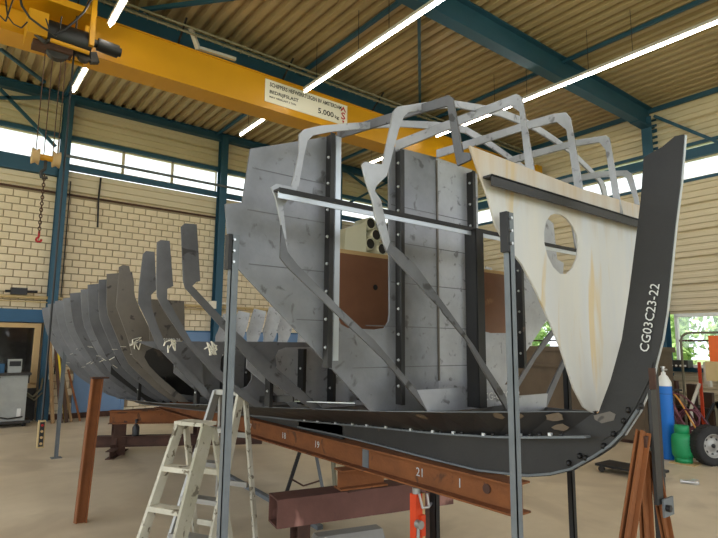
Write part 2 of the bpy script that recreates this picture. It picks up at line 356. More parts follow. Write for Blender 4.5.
for x in (5.1,6.0,6.9,7.8): MB().box((x,YW-.06,0),(x+.86,YW-.02,1.98)).build('door_leaf','doorblue',d_)
MB().box((5.04,YW-.04,0),(8.72,YW+.02,2.02)).build('door_frame','blue2',d_)
bb = MB().box((2.0,YW-.08,0),(XR,YW,.12)).build('baseboard_left','rustdark'); bb['kind'] = 'structure'
# ---- right wall
wr = sthing('wall_right', (XR,4,0))
zs = []
z = 0
def wall_sheets(z0, z1, y0, y1, k):
    h = (z1-z0)/k
    for i in range(k): link('cladding_sheet', tray(z0+i*h, z0+(i+1)*h, 'Y', XR, y0, y1, 1), 'clad', wr)
wall_sheets(2.46, 5.50, -7, YW, 5); wall_sheets(6.30, 7.46, -7, YW, 2)
wall_sheets(0, 1.24, -7, YW, 2)
MB().box((XR+.06,-7,0),(XR+.2,YW+.2,1.24)).box((XR+.06,-7,2.46),(XR+.2,YW+.2,5.5)).box((XR+.06,-7,6.3),(XR+.2,YW+.2,7.6)).box((XR+.0,YW-.1,0),(XR+.2,YW+.2,7.6)).box((XR,9.4,1.2),(XR+.2,YW,2.5)).box((XR,-7,1.2),(XR+.2,-1,2.5)).build('wall_core','clad',wr)
for y in (5.66, 9.45, 1.2):
    MB().ibeam((XR-.16,y,0),(XR-.16,y,7.2),.24,.30,.02,.012,(1,0,0)).build('column','blue',wr)
    MB().prof([(-.11,0),(.11,0),(.11,.03),(-.11,.03)],(XR-.3,y,6.92),(XR-.9,y,6.92)).build('knee_plate','blue',wr)
MB().box((XR-.12,-7,5.98),(XR+.02,YW,6.20)).build('girt','blue',wr)
MB().box((XR-.08,-7,6.29),(XR+.02,YW,6.36)).build('girt','blue',wr)
MB().box((XR-.08,-7,5.46),(XR+.02,YW,5.52)).build('girt','blue',wr)
MB().bar((XR-.2,5.5,7.2),(XR-.2,4.2,6.15),.07,.07).build('wall_brace','blue',wr)
MB().box((XR-.10,-1,1.16),(XR+.02,9.4,1.26)).build('girt','blue',wr)
for y0, y1 in ((-7,-3),(-3,1.1),(1.3,3.4),(3.4,5.5),(5.8,7.6),(7.6,9.4),(9.6,11.7),(11.7,13.8)):
    n += 1; w_ = sthing('window_%d' % n, (XR,(y0+y1)/2,5.5)); f = MB()
    for z0, z1 in ((5.52,5.55),(5.95,5.98),(6.19,6.21),(6.28,6.30)): f.box((XR-.02,y0,z0),(XR+.06,y1,z1))
    f.box((XR-.02,y0,5.52),(XR+.06,y0+.03,6.3)); f.box((XR-.02,y1-.03,5.52),(XR+.06,y1,6.3)); f.build('window_frame','clad',w_)
    MB().box((XR+.02,y0+.03,5.55),(XR+.03,y1-.03,5.95)).build('pane','milky',w_)
    MB().box((XR+.02,y0+.03,6.21),(XR+.03,y1-.03,6.28)).build('pane','milky',w_)
for y0, y1 in ((-1,1.1),(1.35,3.4),(3.4,5.45),(5.85,7.6),(7.6,9.4)):
    n += 1; w_ = sthing('window_%d' % n, (XR,(y0+y1)/2,1.26)); f = MB()
    f.box((XR-.03,y0,1.26),(XR+.08,y1,1.32)).box((XR-.03,y0,2.38),(XR+.08,y1,2.46)).box((XR-.03,y0,1.3),(XR+.08,y0+.06,2.4)).box((XR-.03,y1-.06,1.3),(XR+.08,y1,2.4)); f.build('window_frame','white',w_)
    MB().box((XR,y0+.06,1.83),(XR+.04,y1-.06,1.87)).build('glazing_bar','rustdark',w_)
    MB().box((XR+.02,y0+.06,1.32),(XR+.03,y1-.06,1.83)).build('pane','glass',w_)
    MB().box((XR+.02,y0+.06,1.87),(XR+.03,y1-.06,2.38)).build('pane','glass',w_)
# trees outside the right-hand windows
def bush(loc, s, k):
    t = thing('leafy_tree', 'bright green leafy tree seen through the low windows in the right wall', 'tree', loc, 'trees outside the windows')
    b = MB(); rr = random.Random(k)
    for i in range(1500):                       # small leaf clusters on a rounded crown
        a, h = rr.uniform(0,6.28), rr.uniform(0,1); r = s*math.sqrt(max(.05,1-(2*h-1)**2*.8))*rr.uniform(.75,1.05)
        c = Vector((loc[0]+cos(a)*r, loc[1]+sin(a)*r, loc[2]+.2+h*s*2.3)); e = rr.uniform(.09,.2)
        v = [c+Vector((rr.uniform(-1,1),rr.uniform(-1,1),rr.uniform(-1,1)))*e for _ in range(4)]
        b.add(v, [(0,1,2),(0,2,3),(0,3,1),(1,3,2)])
    me = bpy.data.meshes.new('f'); me.from_pydata(b.v, [], b.f)
    link('foliage', me, 'leaf', t)
    MB().lathe([(0,0),(s*.8,s*.3),(s*.85,s*1.2),(s*.5,s*2.1),(0,s*2.3)],(loc[0],loc[1],loc[2]+.2),10).build('inner_foliage','leaf',t)
    MB().tube(loc,(loc[0],loc[1],loc[2]+s*1.2),.18,8,.1).build('trunk','wood',t)
for k in range(7): bush((21+(k%2)*4.2, -2+k*3.0, -.1), 2.0+.2*(k%3), k)
# ---------------------------------------------------------------- lamps
def lamp(x, y0, y1, z, label):
    t = thing('tube_lamp', label, 'ceiling lamp', (x,(y0+y1)/2,z), 'suspended tube lamps')
    MB().box((x-.05,y0,z+.02),(x+.05,y1,z+.075)).build('housing','lampbody',t)
    MB().tube((x,y0,z),(x,y1,z),.019,10).build('tube','tube',t)
    for y in (y0+.4, y1-.4): MB().tube((x,y,z+.07),(x,y,ZC+.02),.006,6).build('suspension_rod','blackplastic',t)
ORD = ['first','second','third','fourth','fifth','sixth','seventh']
for x, w1 in ((1.73,'left'),(5.31,'middle'),(8.98,'right')):
    for k, (ya, yb) in enumerate(((9.62,11.5),(6.53,8.64),(4.42,6.53),(2.31,4.42),(.20,2.31),(-1.91,.20))):
        lamp(x, ya, yb, 6.6, '%s tube lamp from the far gable in the %s row under the roof' % (ORD[k], w1))
# ---------------------------------------------------------------- overhead crane
YG = 9.0
cr = thing('overhead_crane', 'yellow overhead crane girder with a load sign spanning under the roof', 'crane', (5,YG,6.2))
MB().box((-6.5,YG,6.22),(10.6,YG+.4,6.86)).add([(10.6,YG,6.22),(12.9,YG,6.42),(12.9,YG,6.8),(10.6,YG,6.86),(10.6,YG+.4,6.22),(12.9,YG+.4,6.42),(12.9,YG+.4,6.8),(10.6,YG+.4,6.86)],[(0,1,2,3),(7,6,5,4),(0,4,5,1),(3,2,6,7),(1,5,6,2),(0,3,7,4)]).build('girder','yellow',cr)
MB().box((-6.5,YG-.05,6.18),(10.6,YG+.45,6.22)).build('bottom_flange','yellow',cr)
MB().box((-6.5,YG-.03,6.86),(12.9,YG+.43,6.88)).build('top_flange','yellow',cr)
MB().box((12.8,YG-.5,6.35),(13.05,YG+.9,6.7)).build('end_carriage','yellow',cr)
MB().box((-.2,YG-.55,6.56),(1.5,YG-.02,6.66)).build('rail_bracket','yellow',cr)
MB().tube((-6.5,YG-.25,7.02),(12.5,YG-.25,7.02),.02).tube((-6.5,YG-.33,7.08),(12.5,YG-.33,7.08),.02).tube((-6.5,YG-.16,7.10),(12.5,YG-.16,7.10),.014).build('conduit_run','olive',cr)
b = MB()
for k in range(60): b.bar((1.6+k*.17,YG-.33,7.0),(1.6+k*.17+.08,YG-.05,7.1),.012,.012)
st = b.build('cable_tray_rungs','olive',cr); st['kind'] = 'stuff'
for x in (2.9,5.0,7.3): MB().bar((x,YG-.4,7.18),(x+.02,YG+.1,6.86),.03,.03).build('tray_bracket','blackplastic',cr)
MB().bar((3.05,YG-.2,7.15),(3.25,YG-.05,6.9),.07,.07).bar((3.25,YG-.05,6.92),(3.95,YG-.1,6.92),.07,.05).build('rail_clamp','lampbody',cr)
tr_ = bpy.data.objects
# sign on the girder
sg = [(4.621,6.687),(4.639,6.202),(6.6,6.739)]
x0, x1, z1, z0 = sg[0][0], sg[2][0], 6.80, 6.34
MB().box((x0,YG-.012,z0),(x1,YG-.002,z1)).build('load_sign','palebeige',cr); sign_ = [o for o in cr.children if o.name.startswith('load_sign')][0]
w_ = x1-x0; xd, zd = (1,0,0), (0,0,1)
def fit(body, size, x, z, wid, m):
    o = text('sign_lettering', body, size, (0,0,0), xd, zd, m, sign_); me = o.data
    xs = [v.co.x for v in me.vertices]; a, b_ = min(xs), max(xs); L = rootloc(cr)
    for v in me.vertices: v.co.x = (v.co.x-a)*wid/(b_-a)+x-L.x; v.co.z += z; v.co.y += YG-.014
    return o
fit('SCHIPPERS HEFWERKTUIGEN BV AMSTERDAM', .115, x0+.10, z1-.13, w_*.87, 'ink')
fit('BEDRIJFSLAST', .095, x0+.10, z1-.27, w_*.33, 'ink')
fit('MAX WERKLAST 5 TON', .05, x0+.10, z1-.36, w_*.30, 'ink')
fit('5.000', .16, x0+w_*.62, z0+.10, w_*.20, 'ink'); fit('kg', .10, x0+w_*.835, z0+.10, w_*.055, 'ink')
lx = x0+w_*.945
o = fit('S', .22, lx-.055, z0+.13, .11, 'red')
plate('sign_emblem', [(lx-.075,z0+.30),(lx,z0+.42),(lx+.075,z0+.30),(lx+.045,z0+.30),(lx,z0+.36),(lx-.045,z0+.30)], 'Y', YG-.015, .003, 'red', sign_)
plate('sign_emblem', [(lx-.03,z0+.10),(lx,z0+.03),(lx+.03,z0+.10)], 'Y', YG-.015, .003, 'red', sign_)
# trolley with hoist, rides on the girder
YT = 8.62
ho = thing('hoist_trolley', 'black and yellow electric hoist trolley hanging on the crane girder', 'hoist', (1.2,YT,6.2))
q = [(0.632,6.294),(0.856,5.979),(0.886,6.255),(1.463,6.023),(0.723,5.61),(1.212,5.556),(1.593,6.168),(1.846,6.059),(1.447,6.837),(1.497,5.938),(0.918,6.002),(1.423,5.993)]
MB().box((q[0][0],YT-.25,q[1][1]-.02),(q[1][0]+.02,YT+.25,q[0][1]+.02)).build('gear_box','yellow',ho)
dz = (q[2][1]+q[3][1])/2
MB().tube((q[2][0],YT,dz),(q[3][0],YT,dz),.20,20).build('rope_drum','blackplastic',ho)
for u_ in (-.24,.2): MB().tube((q[10][0],YT+u_,dz-.2),(q[11][0],YT+u_,dz-.22),.03).build('frame_bar','yellow',ho)
xx = q[8][0]+.0
MB().bar((xx,YT-.2,6.95),(xx,YT-.2,6.05),.07,.07,(1,0,0)).bar((xx,YT+.2,6.95),(xx,YT+.2,6.05),.07,.07,(1,0,0)).bar((xx,YT-.25,6.93),(xx,YT+.25,6.93),.06,.06).bar((xx,YT-.25,6.08),(xx,YT+.25,6.08),.06,.06).build('end_frame','yellow',ho)
MB().tube((xx+.12,YT,6.22),(xx+.42,YT,6.2),.10,14).tube((xx+.02,YT,6.22),(xx+.14,YT,6.22),.06,12).tube((xx+.42,YT,6.2),(xx+.46,YT,6.2),.07,12).build('travel_motor','blackplastic',ho)
MB().bar((q[4][0],YT,5.93),(q[5][0]+.02,YT,5.93),.22,.10).build('cross_bar','rustdark',ho)
MB().tube((1.05,YT-.06,dz-.2),(1.05,YT+.06,dz-.2),.16,16).tube((1.4,YT-.05,dz-.18),(1.4,YT+.05,dz-.18),.09,14).build('sheave','darkmach',ho)
MB().path([(q[0][0]+.15,YT-.1,6.15),(q[0][0]+.1,YT-.2,5.98),(q[0][0]+.22,YT-.2,5.9),(q[0][0]+.35,YT-.1,6.05)],.03).build('limit_switch','darkmach',ho)
MB().bar((1.5,YT,6.05),(1.55,YT,5.9),.1,.12).build('limit_box','darkmach',ho)
for u_ in (.95,1.3): MB().bar((u_,YT,6.1),(u_,YT,5.95),.03,.03).build('hanger','darkmach',ho)
lp = [[(0.469,6.469),(0.535,6.231),(0.64,6.097),(0.79,6.022),(0.941,5.975),(1.058,6.08),(1.174,6.248),(1.29,6.451),(1.379,6.71)],[(0.827,6.171),(0.888,6.015),(0.967,5.955),(1.007,6.091),(1.018,6.279)],[(0.301,6.018),(0.373,5.961),(0.403,6.147),(0.434,6.336)],[(0.345,6.298),(0.388,6.054),(0.464,5.968),(0.558,5.946),(0.619,6.059)]]
for k, l_ in enumerate(lp): MB().path([(a, 8.25+.02*k, c) for a, c in l_],.016 if k == 0 else .010).build('festoon_cable','blackplastic',cr)
hk = [(1.025,4.288),(1.045,4.027)]; hx, hz = hk[0]
hb = thing('hook_block', 'yellow twin sheave hook block hanging in front of the blue column', 'hook block', (hx,YT,hz-.3))
MB().tube((hx-.17,YT,hz),(hx+.17,YT,hz),.045,12).build('axle','yellow',hb)
for s in (-1,1): MB().lathe([(.04,-.05),(.12,-.045),(.09,0),(.12,.045),(.04,.05)],(hx+s*.13,YT,hz),18,(1,0,0)).build('sheave','boardedge',hb)
MB().path([(hx,YT,hz-.03),(hx,YT,hz-.16),(hx-.05,YT,hz-.22),(hx-.03,YT,hz-.30),(hx+.04,YT,hz-.28)],.022).build('hook','darkmach',hb)
for x in (hx-.13,hx-.03,hx+.08,hx+.14): MB().tube((x,YT,hz),(x,YT,6.1),.007,6).build('hoist_rope','rustdark',hb)
cz = [(1.055,3.105)][0][1]
ch = thing('lifting_chain', 'rusty link chain with a red hook hanging below the hook block', 'chain', (hx,YT,cz))
z = hz-.26; k = 0
while z > cz+.1:
    pr = [(hx+(.018*cos(a) if k%2 else 0), YT+(0 if k%2 else .018*cos(a)), z+.03*sin(a)) for a in [2*pi*i/8 for i in range(9)]]
    if k < 90: MB().path(pr,.007,5).build('chain_link','rustdark',ch)
    z -= .045; k += 1
MB().path([(hx,YT,cz+.12),(hx,YT,cz+.04),(hx-.03,YT,cz+.01),(hx-.02,YT,cz-.03),(hx+.03,YT,cz-.02),(hx+.035,YT,cz+.01)],.015).build('hook','red',ch)
pc = [(1.261,0.464)][0]
pd = thing('pendant_control', 'yellow rimmed black pendant control hanging low on its cable at left', 'control', (pc[0],YT,pc[1]-.18))
MB().box((pc[0]-.042,YT-.04,pc[1]-.18),(pc[0]+.042,YT+.04,pc[1]+.18)).build('housing','cream2',pd)
MB().box((pc[0]-.028,YT-.046,pc[1]-.16),(pc[0]+.028,YT-.04,pc[1]+.16)).build('face_plate','blackplastic',pd); fp_ = [o for o in pd.children if o.name.startswith('face_plate')][0]
for k in range(4): MB().tube((pc[0],YT-.04,pc[1]+.12-k*.08),(pc[0],YT-.06,pc[1]+.12-k*.08),.017,12).build('button','red' if k==0 else 'boardedge',fp_)
MB().tube((pc[0],YT,pc[1]+.18),(pc[0],YT,6.9),.014,8).build('cable','blackplastic',pd)
# ================================================================ THE BOAT HULL
XC = 2.87
def mir(pts): return [(2*XC-x, z) for x, z in pts]
def resample(pts, n):
    L = [0]
    for a, b in zip(pts, pts[1:]): L.append(L[-1]+math.dist(a,b))
    out = []; j = 0
    for i in range(n):
        s = L[-1]*i/(n-1)
        while j < len(L)-2 and L[j+1] < s: j += 1
        t = (s-L[j])/max(1e-9, L[j+1]-L[j]); out.append((pts[j][0]+(pts[j+1][0]-pts[j][0])*t, pts[j][1]+(pts[j+1][1]-pts[j][1])*t))
    return out
boat = thing('boat_hull', 'unfinished grey steel boat hull of bare frames and bulkheads on its rusty keel beam', 'boat', (XC,4.5,.885))
# stem and keel centre plate
stem_out = [(1.058,2.75),(1.068,2.675),(1.093,2.501),(1.13,2.304),(1.162,2.106),(1.182,1.982),(1.2,1.874),(1.231,1.735),(1.27,1.611),(1.292,1.526),(1.363,1.373),(1.447,1.248),(1.514,1.178),(1.6,1.114),(1.746,1.018),(1.883,0.966),(2.032,0.93),(2.153,0.917),(2.409,0.893),(2.58,0.894),(2.963,0.897),(3.415,0.905),(3.957,0.909),(4.616,0.897)]
stem_in = [(4.62,0.99),(3.959,1.028),(3.416,1.051),(2.761,1.089),(2.167,1.141),(1.76,1.191),(1.576,1.351),(1.5,1.525),(1.429,1.736),(1.373,1.996),(1.324,2.256),(1.286,2.464),(1.257,2.685),(1.231,2.695),(1.16,2.717),(1.1,2.753)]
plate('stem_plate', stem_out+stem_in, 'X', XC, .03, 'dark', boat)
# long aft keel plate
plate('keel_plate', [(3.9,.89),(9.6,.9),(9.65,1.05),(3.9,1.0)], 'X', XC, .03, 'dark', boat)
b = MB()
for a, c in zip(stem_out[:11], stem_out[1:]):
    p = Vector((XC,a[0],a[1])); q = Vector((XC,c[0],c[1])); n_ = Vector((0,q.z-p.z,-(q.y-p.y))).normalized()
    b.prof([(-.016,-.003),(.004,-.003),(.004,.003),(-.016,.003)], p-n_*.0, q-n_*.0, (0,n_.y,n_.z))
b.build('stem_bar','edge',boat)
b = MB()
for a, c in zip(stem_out[10:], stem_out[11:]):
    p = Vector((XC-.02,a[0]+.0,a[1]+.012)); q = Vector((XC-.02,c[0],c[1]+.012)); b.bar(p, q, .012, .022, (1,0,0))
b.build('bottom_strip','flange',boat)
plate('stem_overlap_plate', [(1.453,1.589),(1.274,1.626),(1.304,1.526),(1.377,1.391),(1.461,1.272),(1.562,1.207),(1.606,1.222),(1.554,1.343)], 'X', XC-.018, .006, 'dark', boat)
# garboard plates: top edge flares out aft, lower edge runs along the keel flange
up_ = []

ups = [[(2.925,1.351)][0], [(2.674,1.318)][0], [(2.466,1.288)][0], [(2.248,1.279)][0], [(2.353,1.209)][0], [(2.188,1.184)][0], [(1.944,1.178)][0], [(1.916,1.126)][0], [(1.95,1.063)][0], [(2.056,0.993)][0], [(2.242,0.892)][0], [(2.45,0.795)][0]]
uy = [1.60,2.035,2.481,2.776,3.56,4.1,4.5,5.2,6.0,7.0,8.4,9.65]
lo = [(1.517,1.24),(2.114,1.155),(2.694,1.104),(3.333,1.067),(3.791,1.036),(4.506,0.989),(4.985,0.965),(5.782,0.913),(6.182,0.889),(7.117,0.833),(8.29,0.771),(9.253,0.714)]
def interp(tab, y):
    if y <= tab[0][0]: return tab[0][1]
    for (a, va), (c, vc) in zip(tab, tab[1:]):
        if y <= c: return va+(vc-va)*(y-a)/(c-a)
    return tab[-1][1]
UX = [(y,u[0]) for y,u in zip(uy,ups)]; UZ = [(y,u[1]) for y,u in zip(uy,ups)]
ys = [1.60+i*(9.65-1.60)/40 for i in range(41)]
for s in (1,-1):
    b = MB(); vs = []
    for y in ys:
        x = interp(UX,y); z = interp(UZ,y); zl = interp(lo,y); xl = 2.80 if y > 1.9 else 2.86
        x = min(x, xl)
        vs += [(XC-s*(XC-x),y,z),(XC-s*(XC-xl),y,zl)]
    n = len(vs)
    vs2 = [(v[0]+s*.012,v[1],v[2]+.004) for v in vs]
    fs = []
    for i in range(0,n-2,2): fs += [(i,i+1,i+3,i+2),(n+i,n+i+2,n+i+3,n+i+1),(i,i+2,n+i+2,n+i),(i+1,n+i+1,n+i+3,i+3)]
    b.add(vs+vs2, fs); b.build('bottom_plate','dark',boat)
    b = MB()
    for y, y2 in zip(ys, ys[1:]):
        za, zb = interp(lo,y), interp(lo,y2); b.bar((XC-s*(XC-2.80)-s*.02,y,za),(XC-s*(XC-2.80)-s*.02,y2,zb),.05,.012)
    b.build('keel_flange','flange',boat)
    b = MB()
    for y, y2 in zip(ys, ys[1:]):
        b.tube((XC-s*(XC-min(2.85,interp(UX,y))),y,interp(UZ,y)),(XC-s*(XC-min(2.85,interp(UX,y2))),y2,interp(UZ,y2)),.004,5)
    b.build('plate_edge','flange',boat)
w0 = None
tacks = [(interp_y, interp(lo,interp_y)) for interp_y in [1.75+.115*k+.03*math.sin(k*2.3) for k in range(24)]]
for y, z in tacks:
    if w0 is None:
        w0 = MB().lathe([(0,-.012),(.016,-.006),(.016,.006),(0,.012)],(2.77,y,z+.012),8,(0,1,0)).build('tack_weld','black',boat); w00 = (y,z)
    else:
        o = w0.copy(); COL.objects.link(o); o.location = (0,y-w00[0],z-w00[1])
for y, z in [(1.286,1.518),(1.342,1.405),(1.411,1.379),(1.438,1.321),(1.495,1.249),(1.553,1.18),(1.658,1.102),(1.692,1.107),(1.76,1.058)]:
    o = w0.copy(); COL.objects.link(o); o.location = (.075,y-w00[0],z-w00[1]-.012)
for y, z in tacks[::2]:
    MB().box((2.745,y+.05,z+.0),(2.765,y+.068,z+.016)).build('bright_tack','weld',boat)
def onplate(y, t, off=.004):
    xa, za, zb_ = min(2.80, interp(UX,y)), interp(UZ,y), interp(lo,y)
    return (xa+(2.80-xa)*t-off, y, za+(zb_-za)*t-off*.3)
for yc, tc, ry, rt_ in ((2.0,.16,.05,.14),(2.09,.14,.03,.14),(1.80,.22,.06,.2),(1.77,.62,.05,.15),(2.55,.2,.03,.12)):
    rr = random.Random(int(yc*100)); n_ = 10
    ring_ = [onplate(yc+ry*cos(2*pi*k/n_)*rr.uniform(.7,1.15), tc+rt_*sin(2*pi*k/n_)*rr.uniform(.7,1.15)) for k in range(n_)]
    MB().add(ring_+[(a+.003,b_,c) for a,b_,c in ring_], [tuple(range(n_)),tuple(range(2*n_-1,n_-1,-1))]+[(k,(k+1)%n_,(k+1)%n_+n_,k+n_) for k in range(n_)]).build('bare_patch','container',boat)
# rust-brown bare patches left on the dark plates
def poly3(name, px_pts, m): pass
for k, pl in enumerate([[(1.6,1.333),(1.509,1.363),(1.478,1.351),(1.49,1.319),(1.557,1.296),(1.595,1.312)],[(1.736,1.308),(1.663,1.337),(1.623,1.315),(1.649,1.269),(1.714,1.272),(1.749,1.285)],[(1.721,1.239),(1.649,1.264),(1.616,1.242),(1.663,1.214),(1.704,1.22)]]):
    if k == 0: plate('bare_patch', pl, 'X', XC-.023, .002, 'brown_plate', boat)
# ---- frames: traced half, mirrored for the far half
def frame(name, y, outer, inner, m, t=.012, zf=None, xk=None, parent=boat, label=None):
    """outer runs deck edge -> keel, inner runs keel -> deck edge; zf: floor plate top"""
    o = list(outer); i = list(inner)
    zk = o[-1][1]-.01
    if zf is not None:
        j = next(k for k, p in enumerate(i) if p[1] > zf); 
        a, c = i[j-1] if j else i[0], i[j]; t_ = (zf-a[1])/(c[1]-a[1]) if j else 0
        xf = a[0]+(c[0]-a[0])*t_; i = i[j:]
        near = o+[(XC,zk)]; full = near+[p for p in mir(o)[::-1]]+mir(i)[::-1]+[(2*XC-xf,zf),(xf,zf)]+i
        return plate(name, full, 'Y', y, t, m, parent, label=label)
    plate(name, o+i, 'Y', y, t, m, parent, label=label); return plate(name, mir(o+i), 'Y', y, t, m, parent, label=label)
# T1: first framed ring with its cambered roof arch
arch = [[(1.767,2.803),(1.777,2.871),(1.791,2.908),(1.819,2.943),(2.027,3.029),(2.271,3.11),(2.495,3.15),(2.689,3.179),(2.972,3.183)],[(2.969,3.133),(2.687,3.129),(2.494,3.104),(2.27,3.069),(2.026,2.985),(1.898,2.935),(1.862,2.899),(1.826,2.818),(1.744,2.551),(1.676,2.486),(1.665,2.458)]]
o1 = [(1.588,2.571),(1.608,2.504),(1.653,2.41),(1.673,2.327),(1.732,2.193),(1.745,2.164),(2.134,1.892),(2.149,1.872),(2.329,1.73),(2.451,1.58),(2.683,1.312)]
i1 = [(2.721,1.327),(2.633,1.44),(2.445,1.636),(2.395,1.692),(2.18,1.894),(1.937,2.117),(1.765,2.212),(1.705,2.419),(1.665,2.458)]
up1 = [(1.676,2.486),(1.744,2.551),(1.826,2.818),(1.862,2.899),(1.898,2.935),(2.026,2.985),(2.27,3.069),(2.494,3.104),(2.687,3.129),(2.969,3.133)]
dn1 = [(2.972,3.183),(2.689,3.179),(2.495,3.15),(2.271,3.11),(2.027,3.029),(1.819,2.943),(1.791,2.908),(1.767,2.803),(1.717,2.604),(1.601,2.594)]
zf1 = 1.405
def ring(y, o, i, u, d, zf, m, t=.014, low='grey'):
    jn = [k for k, p in enumerate(i) if p[1] > zf][0]; a, c = i[jn-1], i[jn]; t_ = (zf-a[1])/(c[1]-a[1]); xf = a[0]+(c[0]-a[0])*t_
    side = o + [(XC, o[-1][1]-.01), (XC, zf), (xf, zf)] + i[jn:]
    u_ = [p for p in u if p[0] < XC-.01]+[(XC,u[-1][1])]; d_ = [(XC,d[0][1])]+[p for p in d if p[0] < XC-.01]
    lo_ = [p for p in o if p[1] < 2.16] ; hi = [p for p in o if p[1] >= 2.16]
    ii = i[jn:]; il = [p for p in ii if p[1] < 2.16]; ih = [p for p in ii if p[1] >= 2.16]
    low_p = [hi[-1]]+lo_+[(XC, o[-1][1]-.01), (XC, zf), (xf, zf)]+il+[ih[0]]
    up_p = hi+ih+u_+d_
    for f_ in (list, mir):
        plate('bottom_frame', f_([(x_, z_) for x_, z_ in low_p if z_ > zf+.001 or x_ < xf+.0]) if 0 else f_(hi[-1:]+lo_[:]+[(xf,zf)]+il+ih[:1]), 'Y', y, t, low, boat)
        plate('floor_plate', f_([lo_[-1],(XC,o[-1][1]-.01),(XC,zf),(xf,zf)]), 'Y', y+.001, t, m, boat)
        plate('roof_frame', f_(up_p), 'Y', y, t, m, boat)
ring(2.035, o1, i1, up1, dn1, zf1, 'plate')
o0 = [(1.33,2.517),(1.355,2.468),(1.396,2.323),(1.396,2.146),(1.446,2.097),(2.113,1.61),(2.273,1.465),(2.466,1.288)]
i0 = [(2.527,1.29),(2.36,1.438),(2.2,1.58),(2.032,1.727),(1.788,1.897),(1.684,1.98),(1.5,2.119),(1.437,2.182),(1.402,2.427)]
up0 = [(1.446,2.478),(1.494,2.548),(1.526,2.737),(1.545,2.823),(1.581,2.863),(1.7,2.915),(1.949,2.998),(2.244,3.088),(2.564,3.157),(2.923,3.205)]
dn0 = [(2.924,3.258),(2.565,3.207),(2.244,3.131),(2.02,3.061),(1.88,3.018),(1.623,2.931),(1.522,2.884),(1.492,2.848),(1.495,2.748),(1.451,2.54),(1.359,2.539)]
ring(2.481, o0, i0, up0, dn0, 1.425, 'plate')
# B0: the big bulkhead, mirrored about the keel line
YB = 2.776
h1 = [(2.858,1.232),(2.248,1.279),(2.031,1.474),(1.287,2.119),(1.225,2.303),(1.206,2.464),(1.307,2.487),(1.344,2.814),(1.965,3.055),(1.986,1.863),(2.002,1.826),(2.057,1.803),(2.278,1.798),(2.364,1.81),(2.399,1.851),(2.408,1.905),(2.397,3.068),(2.462,3.091),(2.887,3.105)]
h1[0] = (XC,h1[0][1]); h1[-1] = (XC,h1[-1][1])
plate('bulkhead_plate', h1, 'Y', YB, .014, 'plate2', boat); plate('bulkhead_plate', mir(h1), 'Y', YB, .014, 'plate', boat)
def stiff(x, y, z0, z1, m='dark', d=.068, parent=boat):
    b = MB().box((x-.004,y-d,z0),(x+.004,y,z1)).box((x-.02,y-d-.008,z0),(x+.012,y-d,z1)); o = b.build('stiffener', m, parent)
    w = MB(); z = z0+.12
    while z < z1-.05: w.lathe([(0,0),(.011,.002),(.008,.012),(0,.014)],(x-.004,y-d*.5,z),6,(-1,0,0)); z += .17
    s_ = w.build('weld_blobs','weld',o); s_['kind'] = 'stuff'
for x, z0, z1 in ((1.875,1.56,3.02),(2.465,1.31,3.05),(3.215,1.31,3.05),(3.80,1.52,3.02)): stiff(x, YB-.007, z0, z1)
MB().box((1.945,YB-.012,1.6),(1.985,YB-.006,3.04)).build('face_strip','edge',boat)
MB().box((XC-.006,YB-.018,1.45),(XC+.006,YB-.006,3.08)).build('centre_seam','brown_plate',boat)
for z, xa, xb in ((2.70,1.36,1.97),(2.14,1.36,1.97),(2.45,1.34,1.97),(1.84,1.68,1.97),(2.66,2.42,3.33),(2.40,2.42,3.33),(2.12,2.42,3.33),(1.82,2.2,3.33),(1.55,2.1,3.33)):
    MB().box((xa,YB-.0085,z),(xb,YB-.007,z+.006)).build('marking_line','grey',boat)
# deck beam with its angle across T0, centre post
dz = [(1.331,2.498),(2.906,2.468)]
zb = (dz[0][1]+dz[1][1])/2
MB().box((dz[0][0],2.40,zb-.04),(4.3,2.408,zb-.005)).build('deck_angle','edge',boat)
MB().box((dz[0][0],2.40,zb-.0),(4.3,2.455,zb+.012)).box((dz[0][0]-.0,2.392,zb-.012),(4.3,2.40,zb+.014)).build('deck_angle','black',boat)
MB().box((XC-.05,2.36,1.30),(XC-.035,2.46,zb)).box((XC-.05,2.355,1.30),(XC+.02,2.365,zb)).box((XC+.012,2.36,1.3),(XC+.02,2.46,zb)).build('centre_post','black',boat)
# lower web plates between the frames, chalk marked
text('chalk_marking', 'CG-CG03C2', .075, (2.98,2.46,1.33), (1,0,0), (0,0,1), 'chalk', boat)
# F1: cream bow bulkhead
YF = 1.61
f1 = [(1.888,2.621),(1.948,2.508),(2.01,2.403),(2.061,2.27),(2.147,2.178),(2.258,2.101),(2.368,1.979),(2.487,1.813),(2.569,1.691),(2.674,1.484),(2.762,1.381),(2.829,1.351)]
f1.append([(3.553,2.563)][0])
zt = f1[-1][1]; f1 = f1[:-1]
half = f1+[(XC,f1[-1][1]-.01),(XC,(f1[0][1]+zt)/2)]
ov = [(2.794,2.266),(2.619,2.245)]
hole = [(2.788,2.254),(2.767,2.184),(2.717,2.124),(2.655,2.085),(2.588,2.08),(2.526,2.111),(2.48,2.165),(2.457,2.225),(2.457,2.289),(2.478,2.345),(2.522,2.387),(2.574,2.406),(2.632,2.407),(2.689,2.39),(2.741,2.356),(2.777,2.31)]
half[0] = (half[0][0], half[0][1])
plate('bow_bulkhead', half, 'Y', YF, .012, 'cream', boat, holes=[hole])
m2 = mir(half); cutx = [(3.567,2.565)][0][0]
plate('bow_bulkhead', m2, 'Y', YF, .012, 'cream', boat)
bz = [(1.975,2.462),(3.456,2.51)]
